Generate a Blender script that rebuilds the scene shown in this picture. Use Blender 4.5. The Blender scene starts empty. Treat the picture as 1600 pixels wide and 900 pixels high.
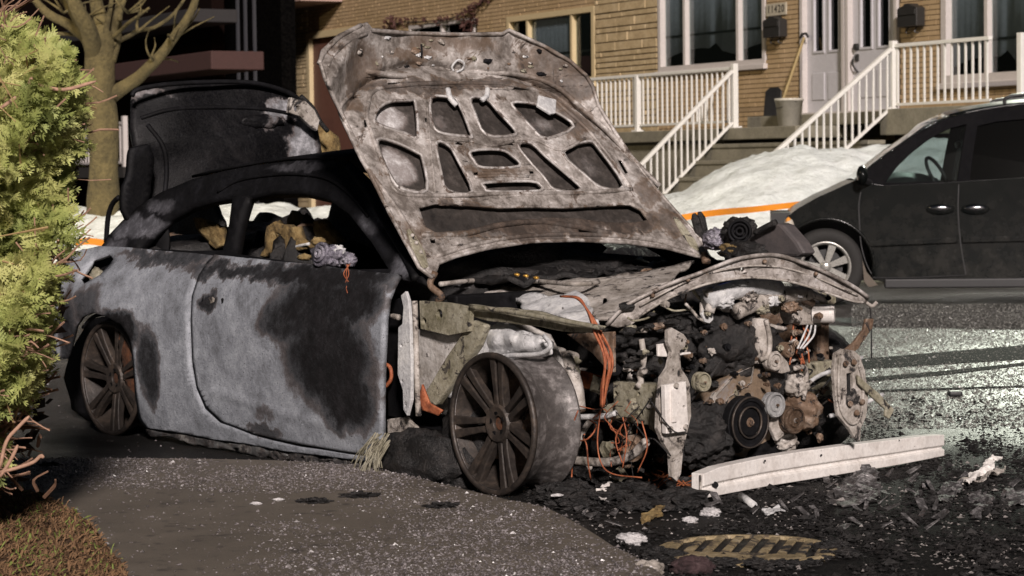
import bpy, bmesh, math, random
import numpy as np
from mathutils import Vector, Matrix, noise
from mathutils.geometry import tessellate_polygon
random.seed(7); RNG = np.random.default_rng(7)
SC = bpy.context.scene
COL = SC.collection

# ------------------------------------------------------------------ camera
FPX = 3720.0; CAMH = 1.2
PITCH = math.atan((450-266)/FPX); ROLL = 0.012
WF = np.array([0, math.cos(PITCH), -math.sin(PITCH)])
_r = np.array([1.0, 0, 0]); _u = np.cross(_r, WF)
RT = math.cos(ROLL)*_r - math.sin(ROLL)*_u
UP = math.sin(ROLL)*_r + math.cos(ROLL)*_u
CP = np.array([0, 0, CAMH])
cam = bpy.data.cameras.new('camera'); camo = bpy.data.objects.new('camera', cam); COL.objects.link(camo)
cam.sensor_width = 36; cam.lens = FPX/1600*36; cam.clip_end = 500; cam.clip_start = 0.1
camo.matrix_world = Matrix([[RT[i], UP[i], -WF[i], CP[i]] for i in range(3)] + [[0, 0, 0, 1]])
cam.dof.use_dof = True; cam.dof.focus_distance = 8.9; cam.dof.aperture_fstop = 9
SC.camera = camo

# ------------------------------------------------------------------ world and lights
w = bpy.data.worlds.new('World'); SC.world = w; w.use_nodes = True
nt = w.node_tree; bgn = nt.nodes['Background']
sky = nt.nodes.new('ShaderNodeTexSky'); sky.sky_type = 'NISHITA'; sky.sun_disc = False
TOL = Vector((0.10, -0.88, 0.42)).normalized()          # towards the key light
sky.sun_elevation = math.asin(TOL.z); sky.sun_rotation = math.atan2(TOL.x, TOL.y)
nt.links.new(sky.outputs[0], bgn.inputs[0]); bgn.inputs[1].default_value = 0.005
def sun(name, to, strength, color, angle):
    l = bpy.data.lights.new(name, 'SUN'); l.energy = strength; l.color = color; l.angle = math.radians(angle)
    o = bpy.data.objects.new(name, l); COL.objects.link(o); o.rotation_euler = (-Vector(to)).to_track_quat('-Z', 'Y').to_euler()
def lamp(name, loc, power, color, size, spot=None, aim=None, blend=.5):
    l = bpy.data.lights.new(name, 'SPOT' if spot else 'POINT'); l.energy = power; l.color = color; l.shadow_soft_size = size
    o = bpy.data.objects.new(name, l); COL.objects.link(o); o.location = loc
    if spot:
        l.spot_size = math.radians(spot); l.spot_blend = blend
        o.rotation_euler = (Vector(aim)-Vector(loc)).to_track_quat('-Z', 'Y').to_euler()
sun('key_sun', TOL, 4.3, (1.0, .895, .85), 6)
lamp('street_lamp_light', (-9, 18, 9.0), 3300, (1.0, .83, .53), .18, 80, (2.5, 32, 2.2), .5)
lamp('flood_light_far', (5.9, 25.9, 4.6), 4700, (.95, 1.0, .84), .10, 38, (3.7, 18.8, 0), .6)
vs = SC.view_settings; vs.view_transform = 'Standard'; vs.look = 'None'; vs.exposure = 0.12; vs.gamma = 1
SC.cycles.max_bounces = 5; SC.cycles.diffuse_bounces = 2; SC.cycles.glossy_bounces = 3
SC.cycles.transparent_max_bounces = 12; SC.cycles.transmission_bounces = 4

# ------------------------------------------------------------------ picture -> place helpers
def ray(px, py): return (px-800)/FPX*RT - (py-450)/FPX*UP + WF
def onplane(px, py, p, n):
    d = ray(px, py); return CP + d*(np.dot(np.asarray(p)-CP, n)/np.dot(d, n))
def G(px, py, z=0.0): return onplane(px, py, (0, 0, z), np.array([0, 0, 1.0]))
def D(px, py, Y): return onplane(px, py, (0, Y, 0), np.array([0, 1.0, 0]))
WB = 2.75                                               # wheelbase of the wreck
G1 = G(765, 773); G2 = G(155, 679)
FW = (G1-G2)/np.linalg.norm(G1-G2); NR = np.array([FW[1], -FW[0], 0]); LT = -NR; ZU = np.array([0, 0, 1.0])
def K(x, y, z): return G1 + FW*(x-WB) + LT*y + ZU*z      # car coordinates: x forward, y towards the far side
def Y_(px, py, y): return onplane(px, py, K(0, y, 0), NR)
def X_(px, py, x): return onplane(px, py, K(x, 0, 0), FW)
def Z_(px, py, z): return G(px, py, z)
def loc(P):
    d = np.asarray(P)-G1; return np.array([d@FW+WB, d@LT, d[2]])

# ------------------------------------------------------------------ objects
WLOC = {}
def root(name, label, cat, at, group=None):
    o = bpy.data.objects.new(name, None); COL.objects.link(o); o.empty_display_size = .1
    o.location = at; WLOC[o.name] = np.array(at, float); o['label'] = label; o['category'] = cat
    if group: o['group'] = group
    return o
def tag(o, label=None, cat=None, group=None, kind=None):
    if label: o['label'] = label
    if cat: o['category'] = cat
    if group: o['group'] = group
    if kind: o['kind'] = kind
    return o
def mk(name, V, Fc, mat, parent=None, smooth=False, bevel=0.0, kind=None, seg=2, origin=None):
    V = np.asarray(V, float)
    c = V.mean(0) if origin is None else np.asarray(origin, float)
    me = bpy.data.meshes.new(name)
    me.from_pydata((V-c).tolist(), [], [tuple(int(i) for i in f) for f in Fc])
    if smooth: me.polygons.foreach_set('use_smooth', [True]*len(me.polygons))
    me.materials.append(mat); me.update()
    o = bpy.data.objects.new(name, me); COL.objects.link(o); WLOC[o.name] = c
    if parent is not None:
        o.parent = parent; o.location = c-WLOC[parent.name]
    else: o.location = c
    if bevel:
        b = o.modifiers.new('bevel', 'BEVEL'); b.width = bevel; b.segments = seg; b.limit_method = 'ANGLE'; b.angle_limit = math.radians(35)
    if kind: o['kind'] = kind
    return o
class MB:
    def __init__(s): s.v = []; s.f = []; s.n = 0
    def add(s, V, Fc):
        V = np.asarray(V, float); s.v.append(V); s.f += [tuple(i+s.n for i in f) for f in Fc]; s.n += len(V); return s
    def build(s, name, mat, parent=None, **k): return mk(name, np.vstack(s.v), s.f, mat, parent, **k)
BF = [(0, 3, 2, 1), (4, 5, 6, 7), (0, 1, 5, 4), (1, 2, 6, 5), (2, 3, 7, 6), (3, 0, 4, 7)]
def box(c, a, b, d):                                     # centre and three half vectors
    c, a, b, d = map(lambda q: np.asarray(q, float), (c, a, b, d))
    return np.array([c-a-b-d, c+a-b-d, c+a+b-d, c-a+b-d, c-a-b+d, c+a-b+d, c+a+b+d, c-a+b+d]), BF
def slab(loops, vec, both=True):
    """loops: outer polygon and holes (3-D points); extruded by vec"""
    vec = np.asarray(vec, float)
    L = [[np.asarray(p, float) for p in l] for l in loops]
    tri = tessellate_polygon([[Vector(p) for p in l] for l in L])
    P = np.array([p for l in L for p in l]); n = len(P)
    # orientation so the front faces -vec
    f = []
    for t in tri:
        a, b, c = P[t[0]], P[t[1]], P[t[2]]
        t = tuple(t)
        if np.dot(np.cross(b-a, c-a), vec) > 0: t = t[::-1]
        f.append(t)
    F2 = list(f) + [tuple(i+n for i in t[::-1]) for t in f]
    k = 0
    for l in L:
        m = len(l)
        F2 += [(k+i, k+(i+1) % m, k+(i+1) % m+n, k+i+n) for i in range(m)]
        k += m
    return np.vstack([P, P+vec]), F2
def fixn(o):
    bm = bmesh.new(); bm.from_mesh(o.data); bmesh.ops.recalc_face_normals(bm, faces=bm.faces); bm.to_mesh(o.data); bm.free(); return o
def tube(pts, r, n=6, caps=True):
    pts = [np.asarray(p, float) for p in pts]
    rs = r if hasattr(r, '__len__') else [r]*len(pts)
    V = []; prev = None
    for i, p in enumerate(pts):
        t = pts[min(i+1, len(pts)-1)]-pts[max(i-1, 0)]; t = t/(np.linalg.norm(t)+1e-9)
        a = np.cross(t, [0, 0, 1.0]) if prev is None else prev-t*np.dot(prev, t)
        if np.linalg.norm(a) < 1e-3: a = np.cross(t, [1.0, 0, 0])
        a /= np.linalg.norm(a); prev = a; b = np.cross(t, a)
        V += [p+rs[i]*(math.cos(2*math.pi*k/n)*a+math.sin(2*math.pi*k/n)*b) for k in range(n)]
    Fc = [(i*n+k, i*n+(k+1) % n, (i+1)*n+(k+1) % n, (i+1)*n+k) for i in range(len(pts)-1) for k in range(n)]
    if caps: Fc += [tuple(range(n-1, -1, -1)), tuple(range((len(pts)-1)*n, len(pts)*n))]
    return np.array(V), Fc
def crv(pts, n=4):                                       # Catmull-Rom through 3-D points
    P = [np.asarray(p, float) for p in pts]; P = [2*P[0]-P[1]]+P+[2*P[-1]-P[-2]]; out = []
    for i in range(1, len(P)-2):
        for k in range(n):
            t = k/n; a, b, c, d = P[i-1:i+3]
            out.append(.5*((2*b)+(-a+c)*t+(2*a-5*b+4*c-d)*t*t+(-a+3*b-3*c+d)*t**3))
    out.append(P[-2]); return out
def lathe(prof, c, ax, n=24, closed=False):              # profile of (radius, offset along axis)
    c = np.asarray(c, float); ax = np.asarray(ax, float)/np.linalg.norm(ax)
    a = np.cross(ax, [0, 0, 1.0]);
    if np.linalg.norm(a) < 1e-3: a = np.array([1.0, 0, 0])
    a /= np.linalg.norm(a); b = np.cross(ax, a); V = []
    for r, h in prof:
        V += [c+ax*h+r*(math.cos(2*math.pi*k/n)*a+math.sin(2*math.pi*k/n)*b) for k in range(n)]
    m = len(prof); Fc = []
    for i in range(m-1+(1 if closed else 0)):
        j = (i+1) % m
        Fc += [(i*n+k, j*n+k, j*n+(k+1) % n, i*n+(k+1) % n) for k in range(n)]
    if not closed:
        if prof[0][0] < 1.5e-2 or True: Fc.append(tuple(range(n)))
        Fc.append(tuple(range(m*n-1, (m-1)*n-1, -1)))
    return np.array(V), Fc
def loft(rows, nu, disp=None):
    """rows: lists of 3-D points with the same count; smooth between, nu samples between rows"""
    R2 = [crv(r, 5) for r in rows]; cols = list(zip(*R2)); Gd = [crv(c, nu) for c in cols]
    A = np.array(Gd); nc, nr = A.shape[0], A.shape[1]
    V = A.reshape(-1, 3)
    if disp: V = np.array([disp(p) for p in V])
    Fc = [(i*nr+j, i*nr+j+1, (i+1)*nr+j+1, (i+1)*nr+j) for i in range(nc-1) for j in range(nr-1)]
    return V, Fc
def solid(o, t, off=0):
    m = o.modifiers.new('solid', 'SOLIDIFY'); m.thickness = t; m.offset = off; return o
_ico = {}
def ico(sub):
    if sub not in _ico:
        bm = bmesh.new(); bmesh.ops.create_icosphere(bm, subdivisions=sub, radius=1)
        _ico[sub] = (np.array([v.co[:] for v in bm.verts]), [tuple(v.index for v in f.verts) for f in bm.faces]); bm.free()
    return _ico[sub]
def blob(c, rad, amp=.25, fr=2.0, sub=3, seed=0, axes=None):
    V, Fc = ico(sub); rad = np.asarray(rad if hasattr(rad, '__len__') else (rad,)*3, float)
    o = Vector((seed*7.3, seed*3.1, seed*1.7))
    out = []
    for v in V:
        k = 1+amp*noise.fractal(Vector(v)*fr+o, .8, 2.2, 4)
        out.append(v*k*rad)
    out = np.array(out)
    if axes is not None: out = out@np.array(axes)
    return out+np.asarray(c, float), Fc
CAX = np.array([FW, LT, ZU])                             # car axes for blobs
def dense(V, Fc, cuts=None, maxlen=.03, disp=None, it=6):
    bm = bmesh.new(); vs_ = [bm.verts.new(p) for p in V]
    for f in Fc:
        try: bm.faces.new([vs_[i] for i in f])
        except ValueError: pass
    bmesh.ops.triangulate(bm, faces=bm.faces)
    for _ in range(it):
        es = [e for e in bm.edges if e.calc_length() > maxlen]
        if not es: break
        bmesh.ops.subdivide_edges(bm, edges=es, cuts=1)
        bmesh.ops.triangulate(bm, faces=[f for f in bm.faces if len(f.verts) > 3])
    bm.verts.index_update()
    V2 = np.array([v.co[:] for v in bm.verts]); F2 = [tuple(v.index for v in f.verts) for f in bm.faces]; bm.free()
    if disp: V2 = np.array([disp(p) for p in V2])
    return V2, F2
def wob(a, s, seed=0):
    o = Vector((seed*5.1, seed*2.3, 0))
    def f(p):
        q = Vector(p)*s+o; return np.asarray(p)+a*np.array(noise.noise_vector(q)[:])
    return f
def spline2(poly, closed=True, n=4):                     # smooth a px polygon
    P = [np.array(p, float) for p in poly]; m = len(P); out = []
    for i in range(m):
        a, b, c, d = P[(i-1) % m], P[i], P[(i+1) % m], P[(i+2) % m]
        for k in range(n):
            t = k/n; out.append(.5*((2*b)+(-a+c)*t+(2*a-5*b+4*c-d)*t*t+(-a+3*b-3*c+d)*t**3))
    return [tuple(p) for p in out]
def text_mesh(name, s, size, mat, parent, o, xa, ya, depth=.002, pos='CENTER'):
    cu = bpy.data.curves.new(name, 'FONT'); cu.body = s; cu.size = size; cu.align_x = pos; cu.align_y = 'CENTER'; cu.extrude = depth
    cu.resolution_u = 3
    ob = bpy.data.objects.new(name+'_tmp', cu); COL.objects.link(ob)
    me = bpy.data.meshes.new_from_object(ob.evaluated_get(bpy.context.evaluated_depsgraph_get()))
    za = np.cross(xa, ya)
    V = np.array([v.co[:] for v in me.vertices]); Fc = [tuple(p.vertices) for p in me.polygons]
    bpy.data.objects.remove(ob)
    return mk(name, np.asarray(o)+V[:, :1]*xa+V[:, 1:2]*ya+V[:, 2:3]*za, Fc, mat, parent)

# ------------------------------------------------------------------ materials
def newmat(name):
    m = bpy.data.materials.new(name); m.use_nodes = True; nt = m.node_tree
    return m, nt, nt.nodes['Principled BSDF']
def N(nt, t, **k):
    n = nt.nodes.new('ShaderNode'+t)
    for a, b in k.items(): setattr(n, a, b)
    return n
def tex(nt, vec, scale, detail=6, rough=.6, dist=0.0):
    n = N(nt, 'TexNoise'); n.inputs['Scale'].default_value = scale; n.inputs['Detail'].default_value = detail
    n.inputs['Roughness'].default_value = rough; n.inputs['Distortion'].default_value = dist
    nt.links.new(vec, n.inputs['Vector']); return n.outputs[0]
def math_(nt, op, a, b=None, c=None, clamp=False):
    n = N(nt, 'Math', operation=op); n.use_clamp = clamp
    for i, q in enumerate((a, b, c)):
        if q is None: continue
        if isinstance(q, (int, float)): n.inputs[i].default_value = q
        else: nt.links.new(q, n.inputs[i])
    return n.outputs[0]
def ramp(nt, v, stops, interp='LINEAR'):
    n = N(nt, 'ValToRGB'); n.color_ramp.interpolation = interp; e = n.color_ramp.elements
    while len(e) < len(stops): e.new(.5)
    for q, (p, c) in zip(e, stops):
        q.position = p; q.color = tuple(c)+(1,) if hasattr(c, '__len__') else (c, c, c, 1)
    nt.links.new(v, n.inputs[0]); return n.outputs[0]
def mixc(nt, f, a, b):
    n = N(nt, 'Mix', data_type='RGBA')
    for s, q in ((0, f), (6, a), (7, b)):
        if isinstance(q, (int, float)): n.inputs[s].default_value = q
        elif isinstance(q, tuple): n.inputs[s].default_value = q+(1,)
        else: nt.links.new(q, n.inputs[s])
    return n.outputs[2]
def smooth(nt, v, lo, hi):
    n = N(nt, 'MapRange', interpolation_type='SMOOTHSTEP'); nt.links.new(v, n.inputs[0])
    n.inputs[1].default_value = lo; n.inputs[2].default_value = hi; return n.outputs[0]
def wpos(nt): return N(nt, 'NewGeometry').outputs['Position']
def stains(nt, pos, blobs, warp=.06, wscale=9):
    """mark with a shape of its own: union of soft blobs, edge broken by noise. blobs: (centre, radii(3) , strength)"""
    nz = N(nt, 'TexNoise'); nz.inputs['Scale'].default_value = wscale; nz.inputs['Detail'].default_value = 6; nz.inputs['Roughness'].default_value = .65
    nt.links.new(pos, nz.inputs['Vector'])
    s = N(nt, 'VectorMath', operation='SUBTRACT'); nt.links.new(nz.outputs['Color'], s.inputs[0]); s.inputs[1].default_value = (.5,)*3
    m = N(nt, 'VectorMath', operation='MULTIPLY_ADD'); nt.links.new(s.outputs[0], m.inputs[0]); m.inputs[1].default_value = (warp*4,)*3; nt.links.new(pos, m.inputs[2])
    cur = None
    for c, r, st in blobs:
        r = r if hasattr(r, '__len__') else (r,)*3
        a = N(nt, 'VectorMath', operation='SUBTRACT'); nt.links.new(m.outputs[0], a.inputs[0]); a.inputs[1].default_value = tuple(c)
        # rotate into car axes so radii are (along, across, up)
        ds = []
        for k, ax in enumerate(CAX):
            d = N(nt, 'VectorMath', operation='DOT_PRODUCT'); nt.links.new(a.outputs[0], d.inputs[0]); d.inputs[1].default_value = tuple(ax/r[k])
            ds.append(math_(nt, 'MULTIPLY', d.outputs['Value'], d.outputs['Value']))
        q = math_(nt, 'ADD', math_(nt, 'ADD', ds[0], ds[1]), ds[2])
        v = N(nt, 'MapRange', interpolation_type='SMOOTHSTEP'); nt.links.new(q, v.inputs[0])
        v.inputs[1].default_value = 1.9; v.inputs[2].default_value = .3; v.inputs[3].default_value = 0; v.inputs[4].default_value = st
        cur = v.outputs[0] if cur is None else math_(nt, 'MAXIMUM', cur, v.outputs[0])
    return cur
def bumpn(nt, bsdf, h, strength, dist):
    b = N(nt, 'Bump'); b.inputs['Strength'].default_value = strength; b.inputs['Distance'].default_value = dist
    nt.links.new(h, b.inputs['Height']); nt.links.new(b.outputs[0], bsdf.inputs['Normal'])
def gmat(name, cols, scale=6, rough=(.5, .8), metal=0.0, bump=.5, bscale=60, soot=0.0, sootscale=5, sootcol=(.012, .011, .011), marks=None,
         speck=0.0, speckcol=(.02, .017, .015), warp=.05, spec=.5, sootrough=.75, dist=.4, bdist=.004, halo=(.10, .065, .05)):
    """aged surface: colours mixed by noise, soot patches, specks, marks"""
    m, nt, b = newmat(name); pos = wpos(nt)
    n1 = math_(nt, 'ADD', math_(nt, 'MULTIPLY', tex(nt, pos, scale, 8, .65, dist), .62), math_(nt, 'MULTIPLY', tex(nt, pos, scale*5.3, 6, .7, .3), .38))
    k = len(cols); c = ramp(nt, n1, [(.34+.32*i/max(1, k-1), q) for i, q in enumerate(cols)])
    n2 = tex(nt, pos, bscale, 6, .7)
    c = mixc(nt, math_(nt, 'MULTIPLY', smooth(nt, n2, .35, .7), .35), c, mixc(nt, .55, c, (.02, .018, .016)))
    if speck > 0:
        n4 = tex(nt, pos, bscale*1.7, 3, .6); c = mixc(nt, smooth(nt, n4, .72-.2*speck, .74-.2*speck+.03), c, speckcol)
    sm = None
    if soot > 0:
        n3 = tex(nt, pos, sootscale, 9, .7, .6); sm = smooth(nt, n3, .72-.42*soot, .80-.42*soot)
    if marks:
        s2 = smooth(nt, math_(nt, 'ADD', stains(nt, pos, marks, warp), math_(nt, 'MULTIPLY', math_(nt, 'SUBTRACT', tex(nt, pos, 24, 9, .85), .5), .75)), -.02, 1.05); sm = s2 if sm is None else math_(nt, 'MAXIMUM', sm, s2)
    rg = ramp(nt, n2, [(.3, rough[0]), (.7, rough[1])])
    if sm is not None:
        c = mixc(nt, math_(nt, 'MULTIPLY', math_(nt, 'MULTIPLY', smooth(nt, sm, .02, .35), math_(nt, 'SUBTRACT', 1.0, smooth(nt, sm, .5, .9))), .55), c, halo)
        c = mixc(nt, sm, c, mixc(nt, math_(nt, 'MULTIPLY', smooth(nt, tex(nt, pos, 11, 9, .8), .42, .72), .75), tuple(sootcol), tuple(min(1, q*4.5) for q in sootcol))); rg = mixc(nt, sm, rg, (sootrough,)*3)
        if metal: nt.links.new(math_(nt, 'MULTIPLY', math_(nt, 'SUBTRACT', 1.0, sm), metal), b.inputs['Metallic'])
    elif metal: b.inputs['Metallic'].default_value = metal
    nt.links.new(c, b.inputs['Base Color']); nt.links.new(rg, b.inputs['Roughness'])
    b.inputs['Specular IOR Level'].default_value = spec
    if bump: bumpn(nt, b, math_(nt, 'ADD', n2, math_(nt, 'MULTIPLY', n1, 1.5)), bump, bdist)
    return m
def plain(name, c, rough=.6, metal=0.0, var=.15, scale=12, bump=.15, coat=0.0):
    c2 = tuple(x*(1-var) for x in c); c3 = tuple(min(1, x*(1+var)) for x in c)
    m = gmat(name, [c2, c, c3], scale, (max(.05, rough-.08), min(1, rough+.08)), metal, bump, 90, bdist=.002)
    m.node_tree.nodes['Principled BSDF'].inputs['Coat Weight'].default_value = coat
    return m
# ================================================================== materials of the setting
def road_mat():
    m, nt, b = newmat('asphalt'); pos = wpos(nt)
    n = tex(nt, pos, 1.3, 6, .6); g = tex(nt, pos, 60, 4, .8); g2 = tex(nt, pos, 22, 5, .7)
    c = ramp(nt, n, [(.3, (.034, .030, .027)), (.7, (.060, .053, .046))])
    c = mixc(nt, smooth(nt, g, .55, .75), c, (.11, .10, .09))
    wet = smooth(nt, tex(nt, pos, .55, 4, .5, .8), .32, .72)
    # burnt patch under and in front of the wreck
    bl = [(G(*q), (r1, r2, 1.0), 1.0) for q, r1, r2 in (((1100, 760), 1.1, 1.0), ((1300, 770), 1.1, 1.0), ((1480, 740), .9, .9), ((1250, 880), 1.0, 1.0), ((1520, 860), 1.0, 1.0), ((1600, 760), .8, .8), ((900, 735), 1.2, 1.2), ((1480, 790), .7, .7), ((1180, 860), .6, .6), ((500, 700), 1.6, .8))]
    s = stains(nt, pos, bl, .10, 3.5)
    c = mixc(nt, s, c, ramp(nt, g2, [(.4, (.006, .006, .006)), (.75, (.022, .019, .017))]))
    r = math_(nt, 'SUBTRACT', .48, math_(nt, 'MULTIPLY', wet, .26))
    r = mixc(nt, s, r, (.6,)*3); nt.links.new(math_(nt, 'SUBTRACT', .5, math_(nt, 'MULTIPLY', s, .32)), b.inputs['Specular IOR Level'])
    nt.links.new(c, b.inputs['Base Color']); nt.links.new(r, b.inputs['Roughness'])
    h = math_(nt, 'ADD', g, math_(nt, 'MULTIPLY', g2, .6)); bumpn(nt, b, h, 1.0, .042)
    return m
def walk_mat():
    m, nt, b = newmat('sidewalk_concrete'); pos = wpos(nt)
    n = tex(nt, pos, 2.2, 7, .65, .5); g = tex(nt, pos, 160, 4, .7)
    c = ramp(nt, n, [(.3, (.115, .098, .078)), (.55, (.155, .132, .105)), (.75, (.20, .172, .14))])
    c = mixc(nt, smooth(nt, g, .5, .8), c, (.06, .05, .045))
    c = mixc(nt, math_(nt, 'MULTIPLY', smooth(nt, tex(nt, pos, 9, 6, .7), .56, .66), .6), c, (.035, .03, .028))
    nt.links.new(c, b.inputs['Base Color']); b.inputs['Roughness'].default_value = .62
    bumpn(nt, b, math_(nt, 'ADD', g, n), .5, .004); return m
M = {}
M['road'] = road_mat(); M['walk'] = walk_mat()
M['snow'] = gmat('old_snow', [(.62, .66, .64), (.76, .81, .80), (.84, .88, .88)], 2.2, (.6, .8), 0, .7, 9, speck=.2, speckcol=(.40, .38, .32), bdist=.05)
M['white'] = plain('white_painted_metal', (.70, .69, .65), .45, var=.06)
M['trim'] = plain('white_window_trim', (.52, .48, .46), .5, var=.08)
M['trim_warm'] = plain('cream_window_trim', (.55, .44, .26), .5, var=.08)
M['door'] = plain('white_door_paint', (.50, .49, .52), .45, var=.06)
M['mortar'] = plain('mortar', (.10, .075, .045), .9, var=.2)
M['stone'] = gmat('ashlar_stone', [(.32, .24, .13), (.46, .35, .20), (.55, .44, .28)], 5, (.7, .9), 0, .8, 30, bdist=.01)
M['concrete'] = gmat('porch_concrete', [(.13, .12, .09), (.19, .175, .13), (.24, .22, .17)], 4, (.7, .9), 0, .6, 40)
M['iron'] = plain('black_iron', (.02, .019, .018), .45)
M['curtain'] = plain('grey_curtain', (.30, .29, .33), .9)
M['room'] = plain('dark_room', (.012, .013, .016), .9)
M['darkbrick'] = gmat('dark_red_brick', [(.004, .0015, .001), (.006, .002, .0015)], 3, (.9, 1), 0, .3, 60, spec=.05)  # night darkness put into the brick colour
M['pinkband'] = plain('dusty_pink_render', (.05, .02, .017), .8)
M['nightwall'] = gmat('unlit_dark_wall', [(.001, .001, .001), (.002, .0018, .002)], 2, (.9, 1), 0, .1, 20, spec=0)  # near-black colour carries the lack of light at night
M['wood'] = plain('pale_wood_handle', (.30, .22, .09), .6)
M['black'] = plain('black_plastic', (.015, .015, .016), .5)
M['bucket'] = plain('translucent_white_plastic', (.48, .46, .40), .35)
M['tape'] = plain('orange_barrier_tape', (.85, .30, .03), .35, var=.05)
M['tapeprint'] = plain('brown_tape_print', (.30, .10, .02), .5)
M['bark'] = gmat('bark', [(.05, .040, .016), (.12, .095, .038), (.19, .15, .06)], 5, (.8, .95), 0, 1.0, 26, bdist=.03)
M['curb'] = M['walk']
def brickm():
    m, nt, b = newmat('yellow_brick'); pos = wpos(nt)
    n = tex(nt, pos, 2.5, 5, .6); g = tex(nt, pos, 40, 4, .7)
    oi = N(nt, 'ObjectInfo').outputs['Random']
    c = ramp(nt, n, [(.3, (.39, .28, .15)), (.7, (.54, .395, .24))])
    c = mixc(nt, math_(nt, 'MULTIPLY', oi, .35), c, (.22, .13, .045))
    c = mixc(nt, math_(nt, 'MULTIPLY', g, .4), c, (.14, .09, .04))
    nt.links.new(c, b.inputs['Base Color']); b.inputs['Roughness'].default_value = .8
    bumpn(nt, b, g, .5, .004); return m
M['brick'] = brickm()
def glassm(name, tint, alpha, rough=.03):
    m, nt, b = newmat(name); nt.nodes.remove(b); out = [n for n in nt.nodes if n.type == 'OUTPUT_MATERIAL'][0]
    t = N(nt, 'BsdfTransparent'); t.inputs[0].default_value = tuple(tint)+(1,)
    g = N(nt, 'BsdfGlossy'); g.inputs['Roughness'].default_value = rough; g.inputs[0].default_value = (1, 1, 1, 1)
    f = N(nt, 'LayerWeight'); f.inputs[0].default_value = .5
    mx = N(nt, 'MixShader'); nt.links.new(math_(nt, 'ADD', math_(nt, 'MULTIPLY', math_(nt, 'POWER', f.outputs['Facing'], 5.0), .9), alpha+.035), mx.inputs[0])
    nt.links.new(t.outputs[0], mx.inputs[1]); nt.links.new(g.outputs[0], mx.inputs[2]); nt.links.new(mx.outputs[0], out.inputs[0]); return m
M['glass'] = glassm('window_glass', (.75, .8, .8), .01)
M['tint'] = glassm('tinted_glass', (.12, .13, .13), .02)

# ================================================================== ground
mk('ground', [(-90, -20, -.02), (90, -20, -.02), (90, 160, -.02), (-90, 160, -.02)], [(0, 1, 2, 3)], plain('frozen_soil', (.035, .03, .022), .9), kind='structure')
def sheet(name, pts, z, mat, th=.02, bevel=0, kind='structure'):
    V, Fc = slab([[(p[0], p[1], z) for p in pts]], (0, 0, -th)); o = mk(name, V, Fc, mat, kind=kind, bevel=bevel); fixn(o); return o
sheet('road', [(-40, 2), (40, 2), (40, 26.2), (-40, 24.2)], 0.0, M['road'], .015)
# near sidewalk, its broken edge traced; runs on behind the camera
edge = [(1075, 960), (1032, 893), (1000, 872), (985, 862), (962, 852), (940, 838), (915, 822), (880, 803), (858, 792), (830, 786), (800, 782), (760, 772), (720, 762), (640, 742), (560, 726), (440, 719), (300, 717), (100, 716), (-250, 716)]
ZS = .035
ep = [G(px+random.uniform(-2, 2), py+random.uniform(-1, 1), ZS) for px, py in edge]
swo = sheet('sidewalk', [p[:2] for p in ep]+[(-6, 9.6), (-6, 2), (1.1, 2)], ZS, M['walk'], .05, bevel=.012)
# verge soil under the hedge
vp = [G(px, py, .05) for px, py in [(0, 762), (60, 770), (100, 790), (140, 815), (165, 850), (190, 880), (215, 925)]]
vg = sheet('verge_soil', [p[:2] for p in vp]+[(-1.3, 4), (-4.5, 4), (-4.5, 8.9)], .05, gmat('leaf_litter_soil', [(.06, .03, .012), (.13, .065, .025), (.20, .11, .04)], 14, (.8, .95), 0, 1.0, 60, bdist=.02), .04)
# far pavement, kerb and yard
sheet('far_sidewalk', [(-40, 24.3), (40, 26.3), (40, 27.8), (-40, 25.8)], .12, M['walk'], .14, bevel=.02)
sheet('front_yard', [(-40, 25.8), (40, 27.8), (40, 60), (-40, 60)], .10, plain('yard_soil', (.05, .045, .03), .9), .1)

def inpoly(P, poly):
    x, y = P[:, 0], P[:, 1]; ins = np.zeros(len(P), bool); n = len(poly)
    for i in range(n):
        x1, y1 = poly[i][:2]; x2, y2 = poly[(i+1) % n][:2]
        if y1 == y2: continue
        ins ^= ((y1 > y) != (y2 > y)) & (x < (x2-x1)*(y-y1)/(y2-y1)+x1)
    return ins
def stones(name, P, size, mat, seed=0, flat=.6):
    """many small angular stones as one mesh"""
    r = np.random.default_rng(seed); n = len(P)
    base = np.array([(1, 0, 0), (-.5, .87, 0), (-.5, -.87, 0), (.1, .1, 1.0), (0, 0, -.5)]); F0 = np.array([(0, 1, 3), (1, 2, 3), (2, 0, 3), (1, 0, 4), (2, 1, 4), (0, 2, 4)])
    V = np.repeat(base[None], n, 0)*(1+.35*r.standard_normal((n, 5, 3)))*size[:, None, None]; V[:, :, 2] *= flat
    a = r.random(n)*6.28; c, s = np.cos(a)[:, None], np.sin(a)[:, None]
    x = V[:, :, 0]*c-V[:, :, 1]*s; y = V[:, :, 0]*s+V[:, :, 1]*c; V[:, :, 0] = x; V[:, :, 1] = y
    V += P[:, None, :]
    Fc = (F0[None]+(np.arange(n)*5)[:, None, None]).reshape(-1, 3)
    return mk(name, V.reshape(-1, 3), Fc.tolist(), mat, kind='stuff')
def gravel_mat(name, stops):
    m, nt, b = newmat(name); nt.links.new(ramp(nt, tex(nt, wpos(nt), 150, 1, .5), stops), b.inputs['Base Color']); b.inputs['Roughness'].default_value = .32; return m
M['gravel'] = gravel_mat('road_grit', [(.3, (.05, .043, .04)), (.48, (.12, .106, .10)), (.6, (.19, .172, .175)), (.74, (.33, .30, .31))])
P = np.c_[RNG.uniform(-2.8, .7, 150000), RNG.uniform(6.6, 10.6, 150000), np.full(150000, ZS+.001)]
wp = [(p[0], p[1]) for p in ep]+[(-6, 9.6), (-6, 2), (1.1, 2)]
P = P[inpoly(P, wp)]
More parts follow.
